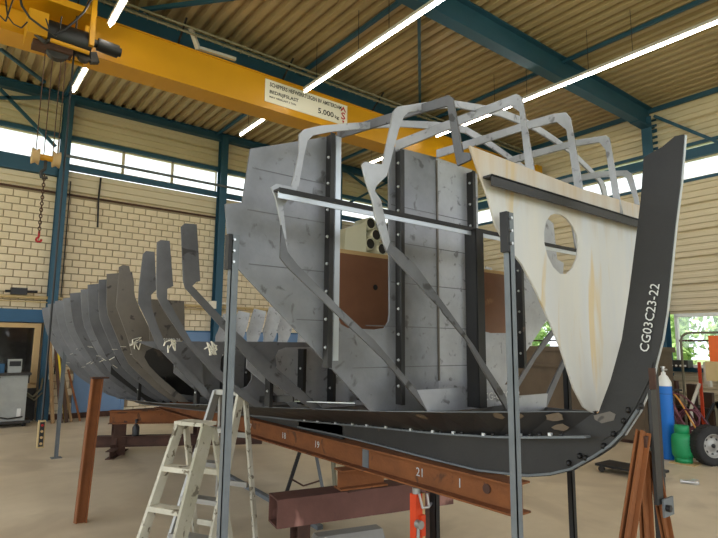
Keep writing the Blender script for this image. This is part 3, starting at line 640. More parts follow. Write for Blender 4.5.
MB().box((bz[0][0],1.55,(bz[0][1]+bz[1][1])/2-.006),(3.55,1.604,(bz[0][1]+bz[1][1])/2+.004)).box((bz[0][0],1.55,(bz[0][1]+bz[1][1])/2-.05),(3.55,1.558,(bz[0][1]+bz[1][1])/2)).build('deck_angle','dark',boat)
# orange-tinted board sliver between bulkhead edge and stem
plate('side_board', [(3.855,1.832),(3.989,1.85),(3.907,1.664),(3.712,1.449),(3.459,1.267),(3.363,1.286),(3.641,1.531)], 'Y', 1.9, .02, 'orangewood', boat)
MB().tube((3.28,1.60,1.72),(3.02,1.30,1.72),.006,6).build('wood_peg','boardedge',boat)
tq = [(1.294,1.67),(1.207,2.053)]
td = Vector((0,tq[1][0]-tq[0][0],tq[1][1]-tq[0][1]))
tx = text('chalk_marking', 'CG03C23-22', td.length/6.1, (XC-.024,tq[0][0],tq[0][1]), td, (0,td.z,-td.y), 'chalk', boat)
# roof longitudinals with raked front legs
bars = [
 (2.00, [(2.826,3.111),(2.39,3.058),(2.008,3.006),(1.832,2.986),(1.805,2.962),(1.745,2.653),(1.697,2.637),(1.695,2.601),(1.779,2.592),(1.797,2.67),(1.84,2.931),(2.009,2.957),(2.39,3.001),(2.824,3.051)], 'grey'),
 (2.455, [(2.757,3.128),(2.003,3.105),(1.74,3.097),(1.708,3.065),(1.651,2.656),(1.627,2.436),(1.675,2.446),(1.698,2.674),(1.724,2.986),(1.782,3.042),(2.004,3.052),(2.757,3.055)], 'plate'),
 (2.87, [(2.759,3.159),(2.347,3.135),(1.951,3.12),(1.773,3.106),(1.694,3.088),(1.667,3.045),(1.616,2.646),(1.603,2.501),(1.652,2.511),(1.663,2.657),(1.693,2.978),(1.756,3.049),(1.953,3.068),(2.349,3.082),(2.76,3.097)], 'plate'),
 (3.285, [(2.694,3.081),(2.377,3.096),(2.184,3.091),(1.89,3.074),(1.669,3.041),(1.648,3.018),(1.606,2.628),(1.591,2.505),(1.628,2.511),(1.646,2.643),(1.675,2.946),(1.714,3.008),(1.892,3.032),(2.186,3.04),(2.339,3.044),(2.695,3.032)], 'plate'),
 (3.74, [(2.463,2.959),(2.207,2.984),(1.96,2.97),(1.765,2.928),(1.732,2.894),(1.699,2.708),(1.689,2.593),(1.715,2.598),(1.729,2.714),(1.768,2.867),(1.795,2.895),(1.962,2.925),(2.209,2.945),(2.465,2.91)], 'plate')]
for x, p, m in bars: plate('roof_longitudinal', p, 'X', x, .014, m, boat)
# aft frames, traced ones first
grp = [
 (3.56, 'grey', [(1.242,2.471),(1.275,2.115),(1.291,2.063),(1.618,1.75),(1.762,1.591),(1.942,1.433),(2.326,1.204)], [(2.408,1.213),(2.005,1.517),(1.781,1.69),(1.607,1.833),(1.36,2.061),(1.338,2.079),(1.364,2.108),(1.391,2.117),(1.347,2.503),(1.265,2.498)]),
 (4.1, 'grey', [(1.256,2.448),(1.267,2.139),(1.28,2.036),(1.329,1.949),(1.509,1.707),(1.77,1.431),(2.107,1.189)], [(2.207,1.183),(1.906,1.395),(1.835,1.46),(1.564,1.7),(1.371,2.004),(1.354,2.025),(1.35,2.1),(1.394,2.126),(1.348,2.467),(1.281,2.466)]),
 (4.5, 'grey', [(1.273,2.409),(1.258,2.148),(1.259,2.012),(1.338,1.864),(1.429,1.666),(1.671,1.429),(1.853,1.241)], [(1.941,1.237),(1.729,1.452),(1.5,1.674),(1.409,1.866),(1.362,1.993),(1.356,2.082),(1.393,2.125),(1.363,2.436),(1.295,2.436)]),
 (5.2, 'brown_plate', [(1.269,2.378),(1.271,2.205),(1.266,2.023),(1.367,1.784),(1.442,1.57),(1.545,1.46),(1.699,1.311),(1.886,1.146)], [(1.983,1.141),(1.695,1.384),(1.589,1.487),(1.539,1.569),(1.553,1.623),(1.606,1.651),(1.639,1.706),(1.467,2.015),(1.425,2.114),(1.354,2.395),(1.298,2.399)])]
for y, m, o, i in grp:
    plate('hull_frame', o+i, 'Y', y, .014, m, boat); plate('hull_frame', mir(o+i), 'Y', y, .014, 'plate', boat)  # far half takes the brighter plate: its sunlit look is put into the colour
stern = [(1.268,2.244),(1.296,2.061),(1.352,1.863),(1.449,1.65),(1.588,1.451),(1.803,1.201),(2.032,1.023),(2.343,0.836),(2.579,0.776)]
fd = resample(grp[3][2], 16); sr = resample(stern, 16)
tops = [(5.6,107,272),(6.0,99,277),(6.5,88,283),(6.85,81,287),(7.4,70,291.5),(7.85,63,296),(8.4,55,299),(9.0,48,302),(9.6,42,306)]
mm = ['brown_plate','grey','grey','sterngrey','grey','sterngrey','sterngrey','sterngrey','sterngrey']
TOPS = [(1.26,2.381)]+[(1.278,2.361)]+[(1.277,2.352)]+[(1.277,2.324)]+[(1.262,2.317)]+[(1.262,2.285)]+[(1.257,2.279)]+[(1.26,2.271)]+[(1.268,2.244)]
for k, (y, a, b_) in enumerate(tops):
    t = (y-5.2)/4.4; t = t**.8
    out = [((1-t)*p[0]+t*q[0], (1-t)*p[1]+t*q[1]) for p, q in zip(fd, sr)]
    tx, tz = TOPS[k]
    sh = [max(0,1-i/6) for i in range(16)]; d0 = (tx-out[0][0], tz-out[0][1])
    out = [(p[0]+d0[0]*s, p[1]+d0[1]*s) for p, s in zip(out, sh)]
    inn = []
    for i in range(15,-1,-1):
        p = out[i]; a1 = out[max(0,i-1)]; a2 = out[min(15,i+1)]; d = Vector((a2[0]-a1[0],a2[1]-a1[1])).normalized()
        w = .25 if i < 5 else .17 if i == 5 else .12 if i < 8 else .075
        n_ = (-d.y, d.x)
        if n_[0] < 0 : n_ = (d.y,-d.x)
        inn.append((min(XC-.01,p[0]+n_[0]*w), p[1]+n_[1]*w))
    inn[-1] = (inn[-1][0]-.02, out[0][1]+.01); out[0] = (out[0][0]+.0, out[0][1]-.03)
    # notches cut for the stringers
    plate('hull_frame', out+inn, 'Y', y, .014, mm[k], boat); plate('hull_frame', mir(out+inn), 'Y', y, .014, 'plate', boat)  # mirrored half painted paler than the near one, as if sunlit
    zl = out[11][1]+.10; x_in = out[8][0]+.12
    hx_, hz_ = (x_in+XC)/2+.1, (zl+1.66)/2
    hole = [(hx_+.22*cos(2*pi*q_/16), hz_+.14*sin(2*pi*q_/16)) for q_ in range(16)]
    web_p = [(x_in-.10,1.62),(x_in+.02,1.66),(XC,1.66),(XC,zl-.08),(out[12][0],zl-.06),(out[10][0]+.05,out[10][1])]
    plate('floor_web', web_p, 'Y', y+.02, .012, 'dark', boat, holes=[hole] if k % 2 == 0 else [])
    plate('floor_web', mir(web_p), 'Y', y+.02, .012, 'dark', boat)
    b = MB(); rr = random.Random(k)
    for _ in range(2):
        cx, cz = out[6][0]+rr.uniform(.0,.16), out[6][1]-rr.uniform(-.05,.25)
        b.bar((cx,y-.01,cz),(cx+.05,y-.01,cz+rr.uniform(-.04,.05)),.004,.022,(0,-1,0))
    b.build('chalk_scribble','palebeige',boat)
# floor webs of the aft frames (tops just at eye level)
ZW = 1.695
def web(y, pts, m, holes=(), far=True):
    plate('floor_web', pts, 'Y', y, .014, m, boat, holes=holes)
w3 = [(1.736,1.71),(2.235,1.713),(2.917,1.719),(2.917,1.68),(2.209,1.677),(2.079,1.673),(2.02,1.654),(1.996,1.611),(2.007,1.538),(1.96,1.467)]
web(3.58, w3+[], 'grey')
web(3.58, mir(w3), 'brown_plate')
w4 = [(1.524,1.71),(2.303,1.718),(2.31,1.216),(2.189,1.198),(1.915,1.394),(1.778,1.437)]
h4 = [(2.092,1.477),(2.081,1.404),(2.048,1.357),(1.995,1.336),(1.934,1.346),(1.881,1.379),(1.837,1.435),(1.809,1.498),(1.806,1.561),(1.82,1.608),(1.861,1.639),(1.921,1.651),(1.982,1.647),(2.037,1.615),(2.075,1.558)]
web(4.12, w4, 'grey', [h4]); web(4.12, mir(w4), 'brown_plate', [mir(h4)])
w5 = [(1.261,1.709),(1.793,1.714),(1.849,1.29),(1.678,1.444),(1.46,1.641)]; web(4.52, w5, 'grey')
w6 = [(1.386,2.063),(1.702,2.064),(1.726,1.717),(1.431,1.714)]; plate('cabin_side_plate', w6, 'Y', 4.7, .012, 'brown_plate', boat)
tq = [(1.486,1.714),(1.707,1.734)]
text('chalk_marking', 'CG03C20-26', (tq[1][0]-tq[0][0])/6.1, (tq[0][0],4.69,tq[0][1]), (1,0,0), (0,0,1), 'chalk', boat)
def tbh(y, x0, x1, z0, z1, xs, m='sterngrey'):
    plate('tank_bulkhead', [(x0,z1),(x1,z1),(x1,z0+.0),(x0+.45,z0),(x0,z0+.35)], 'Y', y, .012, m, boat)
    for x in xs: stiff(x, y-.007, z0+.05, z1-.03, 'black', .10)
tbh(3.95, 1.95, 3.9, 1.16, 1.69, (2.12,2.42,2.72,3.05,3.4), 'plate')
tbh(5.0, 1.75, 4.0, 1.08, 1.69, (1.95,2.2,2.45,2.7,3.0,3.3,3.6), 'plate2')
tbh(6.6, 1.6, 4.1, 1.0, 1.66, (1.9,2.2,2.6,3.0,3.4), 'dark')
# bottom stringer
for s in (0,1):
    b = MB(); f_ = (lambda x: 2*XC-x) if s else (lambda x: x)
    for a, c in (((3.56,2.15,1.30),(5.2,2.2,1.14)),((5.2,2.2,1.14),(9.6,2.3,1.0))): b.bar((f_(a[1]),a[0],a[2]),(f_(c[1]),c[0],c[2]),.012,.05)
    b.build('stringer','dark',boat)
for y, x, z in ((5.18,*[(1.446,1.686)][0]),(3.5,*[(1.467,1.661)][0]),(4.08,*[(1.39,1.677)][0])):
    b = MB(); rr = random.Random(int(x*100)); w = .016*(y/4)
    p = Vector((x-.05,y-.012,z))
    for i in range(11):
        q = Vector((x+rr.uniform(-.042,.042)*y/4, y-.012, z+rr.uniform(-.05,.06)*y/4)); b.bar(p, q, .004, w*1.3, (0,-1,0)); p = q
    b.build('chalk_scribble','palebeige',boat)
b = MB()
for y, x0 in ((3.5,2.30),): b.bar((x0-.1,y+.25,1.262),(x0+.12,y-.35,1.285),.02,.006)
b.build('loose_strip','edge',boat)
# ================================================================ SUPPORTS UNDER AND AROUND THE HULL
kb = thing('support_beam', 'long orange-rusted steel I-beam lying under the boat keel', 'beam', (2.87,5.3,.70))
MB().ibeam((2.87,2.09,.7925),(2.87,8.75,.7925),.16,.185,.012,.009).build('beam','rust',kb)
for s, y in (('21',3.0),('19',4.35),('18',4.95),('17',5.7),('1',2.6)):
    text('chalk_marking', s, .085, (2.87-.0065,y,.76), (0,-1,0), (0,0,1), 'edge', kb)
MB().box((2.862,3.55,.712),(2.866,3.63,.873)).build('grey_patch','flange',kb)
MB().tube((2.866,2.35,.80),(2.855,2.35,.80),.03,16).build('tack_weld','rustdark',kb)
ct = thing('box_tube', 'thick dark red box tube lying crosswise under the rusty beam, open end at left', 'steel tube', (2.8,3.7,.32))
MB().hollow((2.185,3.88,.425),(3.76,3.55,.425),.22,.21,.014).build('tube','primer',ct)
MB().box((2.72,3.62,.53),(3.12,3.78,.542)).build('plate','rustdark',ct)
sp = thing('spacer_beam', 'short rusty I-beam block between box tube and long beam', 'beam', (2.9,3.7,.542))
MB().ibeam((2.68,3.72,.620),(3.10,3.64,.620),.14,.156,.014,.01).build('block','rust',sp)
for k, (x, y) in enumerate(((2.38,3.79),(3.45,3.565))):
    p = thing('support_post', 'rusty H-section post standing under the %s of the red box tube' % ('left end' if k == 0 else 'right end'), 'post', (x,y,0), 'posts under the box tube')
    MB().ibeam((x,y,.012),(x,y,.318),.11,.12,.012,.01,(0,1,0)).build('post','rustdark',p)
    MB().box((x-.1,y-.1,0),(x+.1,y+.1,.012)).build('foot_plate','rustdark',p)
jx, jy = 2.80, 2.93
jk = thing('orange_jack', 'bright orange ratchet jack post standing below the keel beam', 'jack', (jx,jy,0))
MB().box((jx-.035,jy-.03,.02),(jx+.03,jy+.03,.66)).build('column','redorange',jk)
MB().box((jx+.03,jy-.03,.02),(jx+.055,jy+.03,.66)).build('pale_edge','boardedge',jk)
MB().box((jx-.09,jy-.09,0),(jx+.07,jy+.09,.02)).build('foot_plate','redorange',jk)
MB().tube((jx,jy,.66),(jx,jy,.698),.03,12).build('screw_head','alu',jk)
MB().tube((jx-.03,jy-.035,.47),(jx-.03,jy-.08,.47),.028,14).tube((jx-.03,jy-.05,.47),(jx-.05,jy-.06,.10),.012,8).build('pivot','alu',jk)
MB().box((jx+.0,jy-.05,.38),(jx+.04,jy-.03,.52)).build('bracket','redorange',jk)
MB().path([(jx-.02,jy-.05,.67),(jx+.0,jy-.06,.575),(jx+.06,jy-.06,.57),(jx+.13,jy-.04,.60)],.009).path([(jx+.055,jy-.05,.66),(jx+.065,jy-.06,.57)],.009).build('handle','chrome',jk)
bp = thing('support_post', 'black channel post standing just right of the orange jack', 'post', (2.90,2.86,0))
MB().box((2.90,2.84,0),(2.94,2.846,.66)).box((2.90,2.84,0),(2.906,2.90,.66)).box((2.934,2.84,0),(2.94,2.90,.66)).build('channel','black',bp)
MB().box((2.885,2.82,.66),(2.95,2.92,.698)).build('cap_plate','black',bp)
pr = thing('hull_prop', 'leaning brown rusty H-beam prop holding up the aft hull', 'prop', (1.254,5.907,0))
MB().ibeam((1.254,5.907,0),(1.36,6.12,1.34),.10,.10,.012,.01,(-1,0,0)).build('beam','rust',pr)
MB().box((1.30,6.06,1.33),(1.46,6.18,1.345)).build('head_plate','rustdark',pr)
def prop(x, y, z, w, m, label, x2=None, y2=None, holes=False):
    p = thing('pole_prop', label, 'prop', (x,y,0)); x2 = x if x2 is None else x2; y2 = y if y2 is None else y2
    MB().box((x-w/2,y-w/2,0),(x+w/2,y-w/2+.005,z)).box((x-w/2,y-w/2,0),(x-w/2+.005,y+w/2,z)).box((x-w/2+.01,y-w/2+.01,0),(x+w/2,y+w/2,z-.12)).build('pole', m, p)
    MB().box((x-.07,y-.07,0),(x+.07,y+.07,.01)).build('foot_plate', m, p)
    if holes:
        cl_ = MB().box((x-w/2-.022,y-w/2-.004,z-.19),(x-w/2-.002,y+w/2,z)).build('clamp_plate','black',p)
        for k in range(3): MB().tube((x-.012,y-w/2-.014,z-.03-k*.06),(x-.012,y-w/2,z-.03-k*.06),.007,8).build('bolt','chrome',cl_)
    return p
prop(1.235,2.70,2.28,.042,'flange','grey angle-section pole prop clamped to the left edge of the big bulkhead',holes=True)
prop(2.085,1.55,2.32,.036,'flange','slim grey pole prop standing in front of the cream bow bulkhead',holes=True)
prop(3.40,2.09,1.60,.036,'black','dark pole prop on the far side of the keel below the bow')
prop(1.585,9.32,1.80,.05,'flange','thin grey pole prop under the stern beside the leaning planks')
# stern trestle
tr = thing('stern_trestle', 'rusty welded steel trestle carrying the keel beam below the stern', 'trestle', (2.9,9.0,0))
MB().ibeam((2.25,9.15,.56),(4.2,8.10,.56),.16,.20,.014,.01).build('top_beam','rust',tr)
MB().ibeam((2.10,9.22,.20),(4.3,8.05,.20),.14,.16,.014,.01).build('lower_beam','rustdark',tr)
for x, y in ((2.38,9.08),(3.45,8.50)):
    MB().ibeam((x,y,0),(x,y,.46),.17,.18,.014,.01,(0,1,0)).build('post','rustdark',tr)
    MB().ibeam((x-.2,y-.35,.06),(x+.2,y+.35,.06),.12,.12,.012,.01).build('foot_beam','rustdark',tr)
MB().bar((2.36,9.10,.05),(2.47,9.05,.5),.05,.05).bar((2.28,8.95,.14),(2.34,9.1,.3),.08,.1).build('gusset','rustdark',tr)
bt = thing('black_bottle', 'black plastic bottle standing on the lower beam of the stern trestle', 'bottle', (2.58,8.90,.28))
MB().lathe([(0,0),(.05,0),(.052,.02),(.052,.13),(.03,.17),(.018,.185),(.018,.22)],(2.58,8.90,.28),16).build('body','blackplastic',bt)
MB().tube((2.58,8.90,.50),(2.58,8.90,.53),.022,12).build('cap','blackplastic',bt)
# stem trestle below the bow
ty = 1.25
st_ = thing('stem_trestle', 'tripod of rusty steel legs holding the dark bar under the stem', 'trestle', (2.7,ty,0))
def ext(a, b_, z=0.0):
    t = (z-a[2])/(b_[2]-a[2]); return tuple(a[i]+(b_[i]-a[i])*t for i in range(3))
for a, b_, w in (((2.655,1.25,1.31),(2.45,1.25,.88),.05),((2.675,1.27,1.25),(2.672,1.27,.85),.046),((2.70,1.28,1.2),(2.69,1.28,.84),.04),((2.745,1.26,1.2),(2.85,1.26,.805),.042)):
    MB().prof([(-w/2,-w/2),(w/2,-w/2),(w/2,-w/2+.008),(-w/2+.008,-w/2+.008),(-w/2+.008,w/2),(-w/2,w/2)], a, ext(a,b_), (0,-1,0)).bar(a, ext(a,b_), w*.8, .01, (0,1,0)).build('leg','rust' if w > .041 else 'rustdark',st_)
MB().box((2.675,1.215,.985),(2.735,1.23,1.50)).build('flat_bar','dark',st_)
MB().box((2.74,1.22,1.05),(2.752,1.25,1.60)).build('weld_strip','rustdark',st_)
MB().box((2.70,1.20,.93),(2.80,1.208,1.01)).build('clamp_plate','flange',st_)
MB().tube((2.725,1.20,.97),(2.725,1.18,.97),.016,6).build('bolt','black',st_)
MB().box((2.64,1.232,1.24),(2.76,1.29,1.29)).build('head_plate','rustdark',st_)
prop(3.02,1.36,1.62,.045,'black','black square post standing behind the rusty tripod at the stem')
# A-frame sawhorse seen below the keel beam
sw = thing('sawhorse', 'thin black steel sawhorse with splayed legs under the keel beam', 'sawhorse', (3.55,5.5,0))
MB().bar((3.34,5.64,0),(3.55,5.58,.66),.035,.035).build('leg','black',sw); MB().bar((3.73,5.46,0),(3.60,5.52,.66),.035,.035).build('leg','flange',sw)
MB().bar((3.62,5.05,0),(3.60,5.12,.66),.035,.035).build('leg','olive',sw); MB().bar((4.05,4.95,0),(3.7,5.02,.66),.035,.035).build('leg','olive',sw)
MB().path([(3.38,5.62,.17),(3.52,5.56,.08),(3.72,5.48,.13)],.010).build('stay','rustdark',sw)
MB().bar((3.55,5.62,.68),(3.65,4.95,.68),.05,.04).build('top_bar','black',sw)
tb = tag(MB().box((0,0,0),(1,1,1)).build('steel_strip','flange'),'long grey steel strip lying on the floor under the hull','steel strip')
me = MB().bar((3.15,6.9,.02),(2.98,4.4,.02),.06,.04).mesh(); me.materials.append(M['flange']); tb.data = me; tb.location = (0,0,0)
lg = thing('timber_baulk', 'weathered grey timber baulk lying on the floor at the bottom edge', 'timber', (2.95,3.85,0))
MB().prof([(-.10,-.07),(.10,-.07),(.115,.02),(.06,.075),(-.06,.075),(-.115,.02)],(2.62,3.93,.075),(3.18,3.79,.075)).build('log','concrete',lg)
dl = thing('floor_dolly', 'flat black low dolly with small castors on the floor right of the bow', 'dolly', (7.6,3.9,0))
MB().box((7.35,3.35,.08),(7.75,4.15,.11)).build('deck','black',dl)
for x in (7.4,7.7):
    for y in (3.42,4.08): MB().tube((x-.02,y,.04),(x+.02,y,.04),.04,12).bar((x,y,.05),(x,y,.09),.03,.03).build('castor','darkmach',dl)
sc_ = tag(MB().tube((7.62,3.17,.025),(7.70,2.98,.025),.025,10).box((7.66,3.0,0),(7.74,3.06,.06)).build('chrome_fitting','chrome'),'small chrome pipe fitting lying on the floor beside the black post','fitting')
# ---------------------------------------------------------------- stepladders
wv, dv = Vector((.49,-.87,0)), Vector((.87,.49,0))
def ladder(name, T, H, wt, wb, k, kb_, nst, label, m1, m2, cap=True):
    t = thing(name, label, 'ladder', (T[0]-dv.x*.1,T[1]-dv.y*.1,0)); T = Vector(T)
    for s in (0,1):
        a = T+wv*(wt*s); dirb = -dv*k*H-Vector((0,0,H))+wv*((wb-wt)/2*(1 if s else -1))
        MB().bar(a+dv*.035, a+dirb+dv*.035, .022, (.13 if cap and s else .085), dv).build('stile', m2 if s else m1, t)
    for i in range(nst):
        h = .28+i*.245
        if h > H-.1: break
        e = (wb-wt)/2*h/H; a = T-dv*k*h-Vector((0,0,h))-wv*e; b_ = a+wv*(wt+2*e)
        MB().bar(a+dv*.035, b_+dv*.035, .085, .022).bar(a-dv*.01-Vector((0,0,.006)), b_-dv*.01-Vector((0,0,.006)), .012, .034).build('step', m1, t)
    if cap: MB().bar(T-wv*.01+dv*.05+Vector((0,0,.012)), T+wv*(wt+.01)+dv*.05+Vector((0,0,.012)), .14, .026).build('top_cap', m1, t)
    else: MB().bar(T-wv*.0+dv*.03, T+wv*wt+dv*.03, .05, .04).build('top_cap', m1, t)
    for s in (0,1):
        a = T+wv*(wt*s)+dv*.10-Vector((0,0,.02)); b_ = a+dv*kb_*H-Vector((0,0,H-.02))+wv*((wb-wt)/2*(1 if s else -1))
        MB().bar(a, b_, .02, .05, dv).build('rear_leg', m2 if s else m1, t)
    for h in (.35,.75):
        a = T+dv*(.10+kb_*h)-Vector((0,0,h)); MB().bar(a-wv*.0, a+wv*wt, .02, .04).build('rear_brace', m1, t)
ladder('stepladder', (1.46,4.042,1.11), 1.11, .25, .34, .40, .25, 4, 'worn white stepladder with a mossy right stile and flat top cap', 'oldwhite', 'mossy')
q = [(1.871,4.363)][0]
ladder('stepladder', (q[0],q[1],1.30), 1.30, .24, .40, .36, .10, 5, 'second taller paint-splattered stepladder standing behind the mossy one', 'alu', 'oldwhite', cap=False)
# ---------------------------------------------------------------- things by the gable wall, left
cb = thing('welding_cabinet', 'pale grey welding machine cabinet on castors at the far left', 'machine', (1.25,13.35,0))
MB().box((.95,13.1,.12),(1.60,13.6,1.02)).build('body','greymach',cb)
MB().box((.90,13.05,1.02),(1.65,13.65,1.07)).build('top_tray','darkmach',cb)
MB().box((.9,13.05,.07),(1.7,13.65,.12)).build('base','darkmach',cb)
for x in (.98,1.6): MB().tube((x-.03,13.15,.06),(x+.03,13.15,.06),.06,12).tube((x-.03,13.55,.06),(x+.03,13.55,.06),.06,12).build('castor','blackrub',cb)
MB().path([(1.0,13.04,.3),(.99,12.98,.6),(1.0,12.96,.9),(1.1,13.0,1.0)],.02).path([(1.55,13.04,.2),(1.3,12.98,.18),(1.0,13.0,.25)],.015).build('hose','blackplastic',cb)
MB().box((1.45,13.08,.2),(1.52,13.1,.36)).build('white_tag','white',cb)
dv_ = thing('control_box', 'small grey control box on top of the welding cabinet', 'control box', (1.35,13.3,1.07))
MB().box((1.24,13.2,1.07),(1.48,13.4,1.34)).build('case','greymach',dv_); MB().box((1.26,13.19,1.2),(1.46,13.2,1.3)).build('face','blackplastic',dv_)
bx = thing('blue_toolbox', 'dark blue toolbox beside the grey control box', 'toolbox', (1.08,13.3,1.07))
MB().box((.92,13.2,1.07),(1.18,13.5,1.25)).build('case','blue2',bx); MB().path([(.98,13.35,1.25),(.98,13.35,1.30),(1.12,13.35,1.30),(1.12,13.35,1.25)],.01).build('handle','blackplastic',bx)
hc = tag(MB().path([(1.62,13.5,.65),(1.75,13.4,.55),(1.9,13.5,.7),(1.95,13.7,1.0)],.02).path([(1.62,13.5,.6),(1.78,13.4,.48),(1.93,13.5,.62)],.015).build('hanging_hose','olive'),'thin olive hose looping from the welding cabinet to the blue column','hose')
lean = [((2.13, 13.2, 0),(1.99, 13.50, 1.75),.07,.03,'wood','tall weathered plank leaning on the gable wall nearest the blue column'),
        ((2.05,13.45,.9),(2.06,13.5,1.85),.06,.03,'palebeige','short pale board fixed upright on the blue column'),
        ((2.29, 13.2, 0),(2.09, 13.50, 1.7),.06,.05,'rustdark','dark brown bar leaning between plank and yellow bar'),
        ((2.37, 13.25, 0.0),(2.07, 13.50, 2.1),.035,.035,'yellowbar','thin yellow bar leaning on the gable wall'),
        ((2.39, 13.2, 0),(2.17, 13.50, 1.6),.07,.04,'ladder_dark','dark wooden batten leaning right of the yellow bar'),
        ((2.49, 13.25, 0),(2.23, 13.50, 1.3),.05,.05,'wood','short grey batten leaning lowest against the wall'),
        ((2.67, 13.3, 0),(2.39, 13.50, 1.1),.04,.03,'rust','short rusty flat bar leaning beside the blue door')]
for a, c, w, h, m, lb in lean:
    o = MB().bar(a, c, w, h, (0,-1,0)).build('leaning_bar', m); tag(o, lb, 'bar' if 'bar' in lb else 'plank')
# duct heater high on the gable
ht = thing('duct_heater', 'beige box heater with round black duct mouths high on the gable wall', 'heater', (10.2,13.2,4.28))
MB().add([(9.30,12.75,4.28),(10.02,12.6,4.28),(10.02,13.6,4.28),(9.30,13.6,4.28),(9.36,12.75,5.10),(10.02,12.6,5.38),(10.02,13.6,5.38),(9.36,13.6,5.10)],[(0,1,5,4),(1,2,6,5),(2,3,7,6),(3,0,4,7),(4,5,6,7),(0,3,2,1)]).build('case','duct',ht)
for x, z in ((10.20,5.36),(10.42,5.03),(10.19,4.73),(10.92,5.30),(10.66,4.62)):
    MB().lathe([(.19,.6),(.19,-.02),(.155,-.02)],(x,12.62,z),20,(0,1,0)).build('duct_ring','duct',ht)
    MB().lathe([(0,.0),(.157,.0)],(x,12.62,z),20,(0,1,0)).build('duct_mouth','ductdark',ht)
MB().box((10.02,13.0,4.28),(11.0,13.6,4.55)).box((10.1,13.15,4.55),(11.0,13.6,5.2)).build('rear_case','duct',ht)
for x in (9.6,10.8): MB().bar((x,13.85,4.25),(x,12.8,4.25),.06,.06).build('wall_bracket','blue',ht)
# brown-faced board behind the bulkhead doorways
cbd = thing('faced_board', 'large brown faced chipboard standing behind the bulkhead openings', 'board', (3.3,3.25,1.21))
MB().box((2.20,3.24,1.72),(4.36,3.262,2.375)).build('panel','chipboard',cbd)
MB().box((2.20,3.238,2.375),(4.36,3.266,2.405)).build('top_edge','boardedge',cbd)
MB().tube((2.67,3.238,2.14),(2.67,3.242,2.14),.022,14).build('hole_mark','blackplastic',cbd)
for x_ in (2.83,2.93): MB().box((x_,3.262,1.2),(x_+.05,3.29,2.3)).build('batten','wood',cbd)
# ---------------------------------------------------------------- far right corner
co = thing('steel_container', 'large brown steel container standing beyond the hull', 'container', (10.6,7.2,0))
MB().box((9.95,4.65,.06),(11.2,9.7,1.66)).build('body','container',co)
MB().box((9.90,4.6,1.60),(11.25,9.75,1.70)).box((9.90,4.6,1.28),(9.94,9.75,1.34)).build('rim','container',co)
MB().box((10.0,4.7,0),(10.2,9.6,.06)).box((11.0,4.7,0),(11.15,9.6,.06)).build('skid','rustdark',co)
gb = thing('oxygen_cylinder', 'tall blue gas cylinder with a white shoulder right of the stem', 'gas cylinder', (9.11,3.93,0))
c = (9.11,3.93,0)
MB().lathe([(0,0),(.105,0),(.11,.02),(.11,1.10)],c,24).build('body','gasblue',gb)
MB().lathe([(.11,1.10),(.105,1.16),(.06,1.25),(.035,1.27),(.035,1.31),(0,1.31)],c,24).build('shoulder','white',gb)
MB().tube((9.11,3.93,1.31),(9.11,3.93,1.38),.02,10).tube((9.07,3.93,1.35),(9.17,3.9,1.35),.015,8).tube((9.11,3.93,1.38),(9.11,3.93,1.40),.035,12).build('valve','chrome',gb)
MB().lathe([(.112,.98),(.112,.985)],c,24).build('band','ink',gb)
gg = thing('propane_bottle', 'green propane bottle standing beside the spare wheel', 'gas bottle', (8.97,3.66,0))
c = (8.97,3.66,0)
MB().lathe([(0,.05),(.10,.05),(.14,.09),(.15,.13),(.15,.33),(.14,.38),(.10,.42),(.04,.44),(0,.44)],c,24).build('body','gasgreen',gg)
MB().lathe([(.115,0),(.12,0),(.12,.07),(.115,.07)],c,24).build('foot_ring','gasgreen',gg)
MB().lathe([(.085,.40),(.10,.40),(.10,.53),(.085,.53),(.085,.40)],c,20).build('collar','gasgreen',gg)
MB().tube((8.97,3.66,.44),(8.97,3.66,.52),.02,10).tube((8.94,3.64,.50),(9.02,3.68,.50),.014,8).build('valve','chrome',gg)
sb = tag(MB().box((8.80,3.45,0),(9.13,3.8,.012)).build('chipboard_scrap','boardedge'),'thin wooden scrap board under the green propane bottle','board'); gg.location.z += .012; 
wc = Vector((9.12,3.35,.285)); ax = Vector((-.46,-.87,.0)).normalized()
wh = thing('spare_wheel', 'black rubber tyre on a silver rim standing upright by the green bottle', 'wheel', (wc.x,wc.y,0))
MB().lathe([(.17,-.08),(.24,-.10),(.275,-.085),(.285,-.05),(.285,.05),(.275,.085),(.24,.10),(.17,.08)],wc,40,ax).build('tyre','blackrub',wh)
b = MB()
for k in range(36):
    a = 2*pi*k/36; t1 = ax.cross(Vector((0,0,1))).normalized(); r_ = t1*cos(a)+Vector((0,0,1))*sin(a)
    p = wc+r_*.284; b.bar(p-ax*.07, p+ax*.07, .018, .012, r_)
s_ = b.build('tread_blocks','blackrub',wh); s_['kind'] = 'stuff'
rim_ = MB().lathe([(.17,.08),(.165,.085),(.15,.05),(.12,.035),(.06,.045),(.03,.06),(0,.06)],wc,32,ax).build('rim','alu',wh)
for k in range(8):
    a = 2*pi*k/8; r_ = t1*cos(a)+Vector((0,0,1))*sin(a); p = wc+r_*.125+ax*.036
    MB().tube(p, p+ax*.004, .022, 10).build('rim_hole','blackplastic',rim_)
MB().lathe([(0,.06),(.03,.06),(.028,.075),(0,.078)],wc,16,ax).build('hub_cap','blackplastic',rim_)
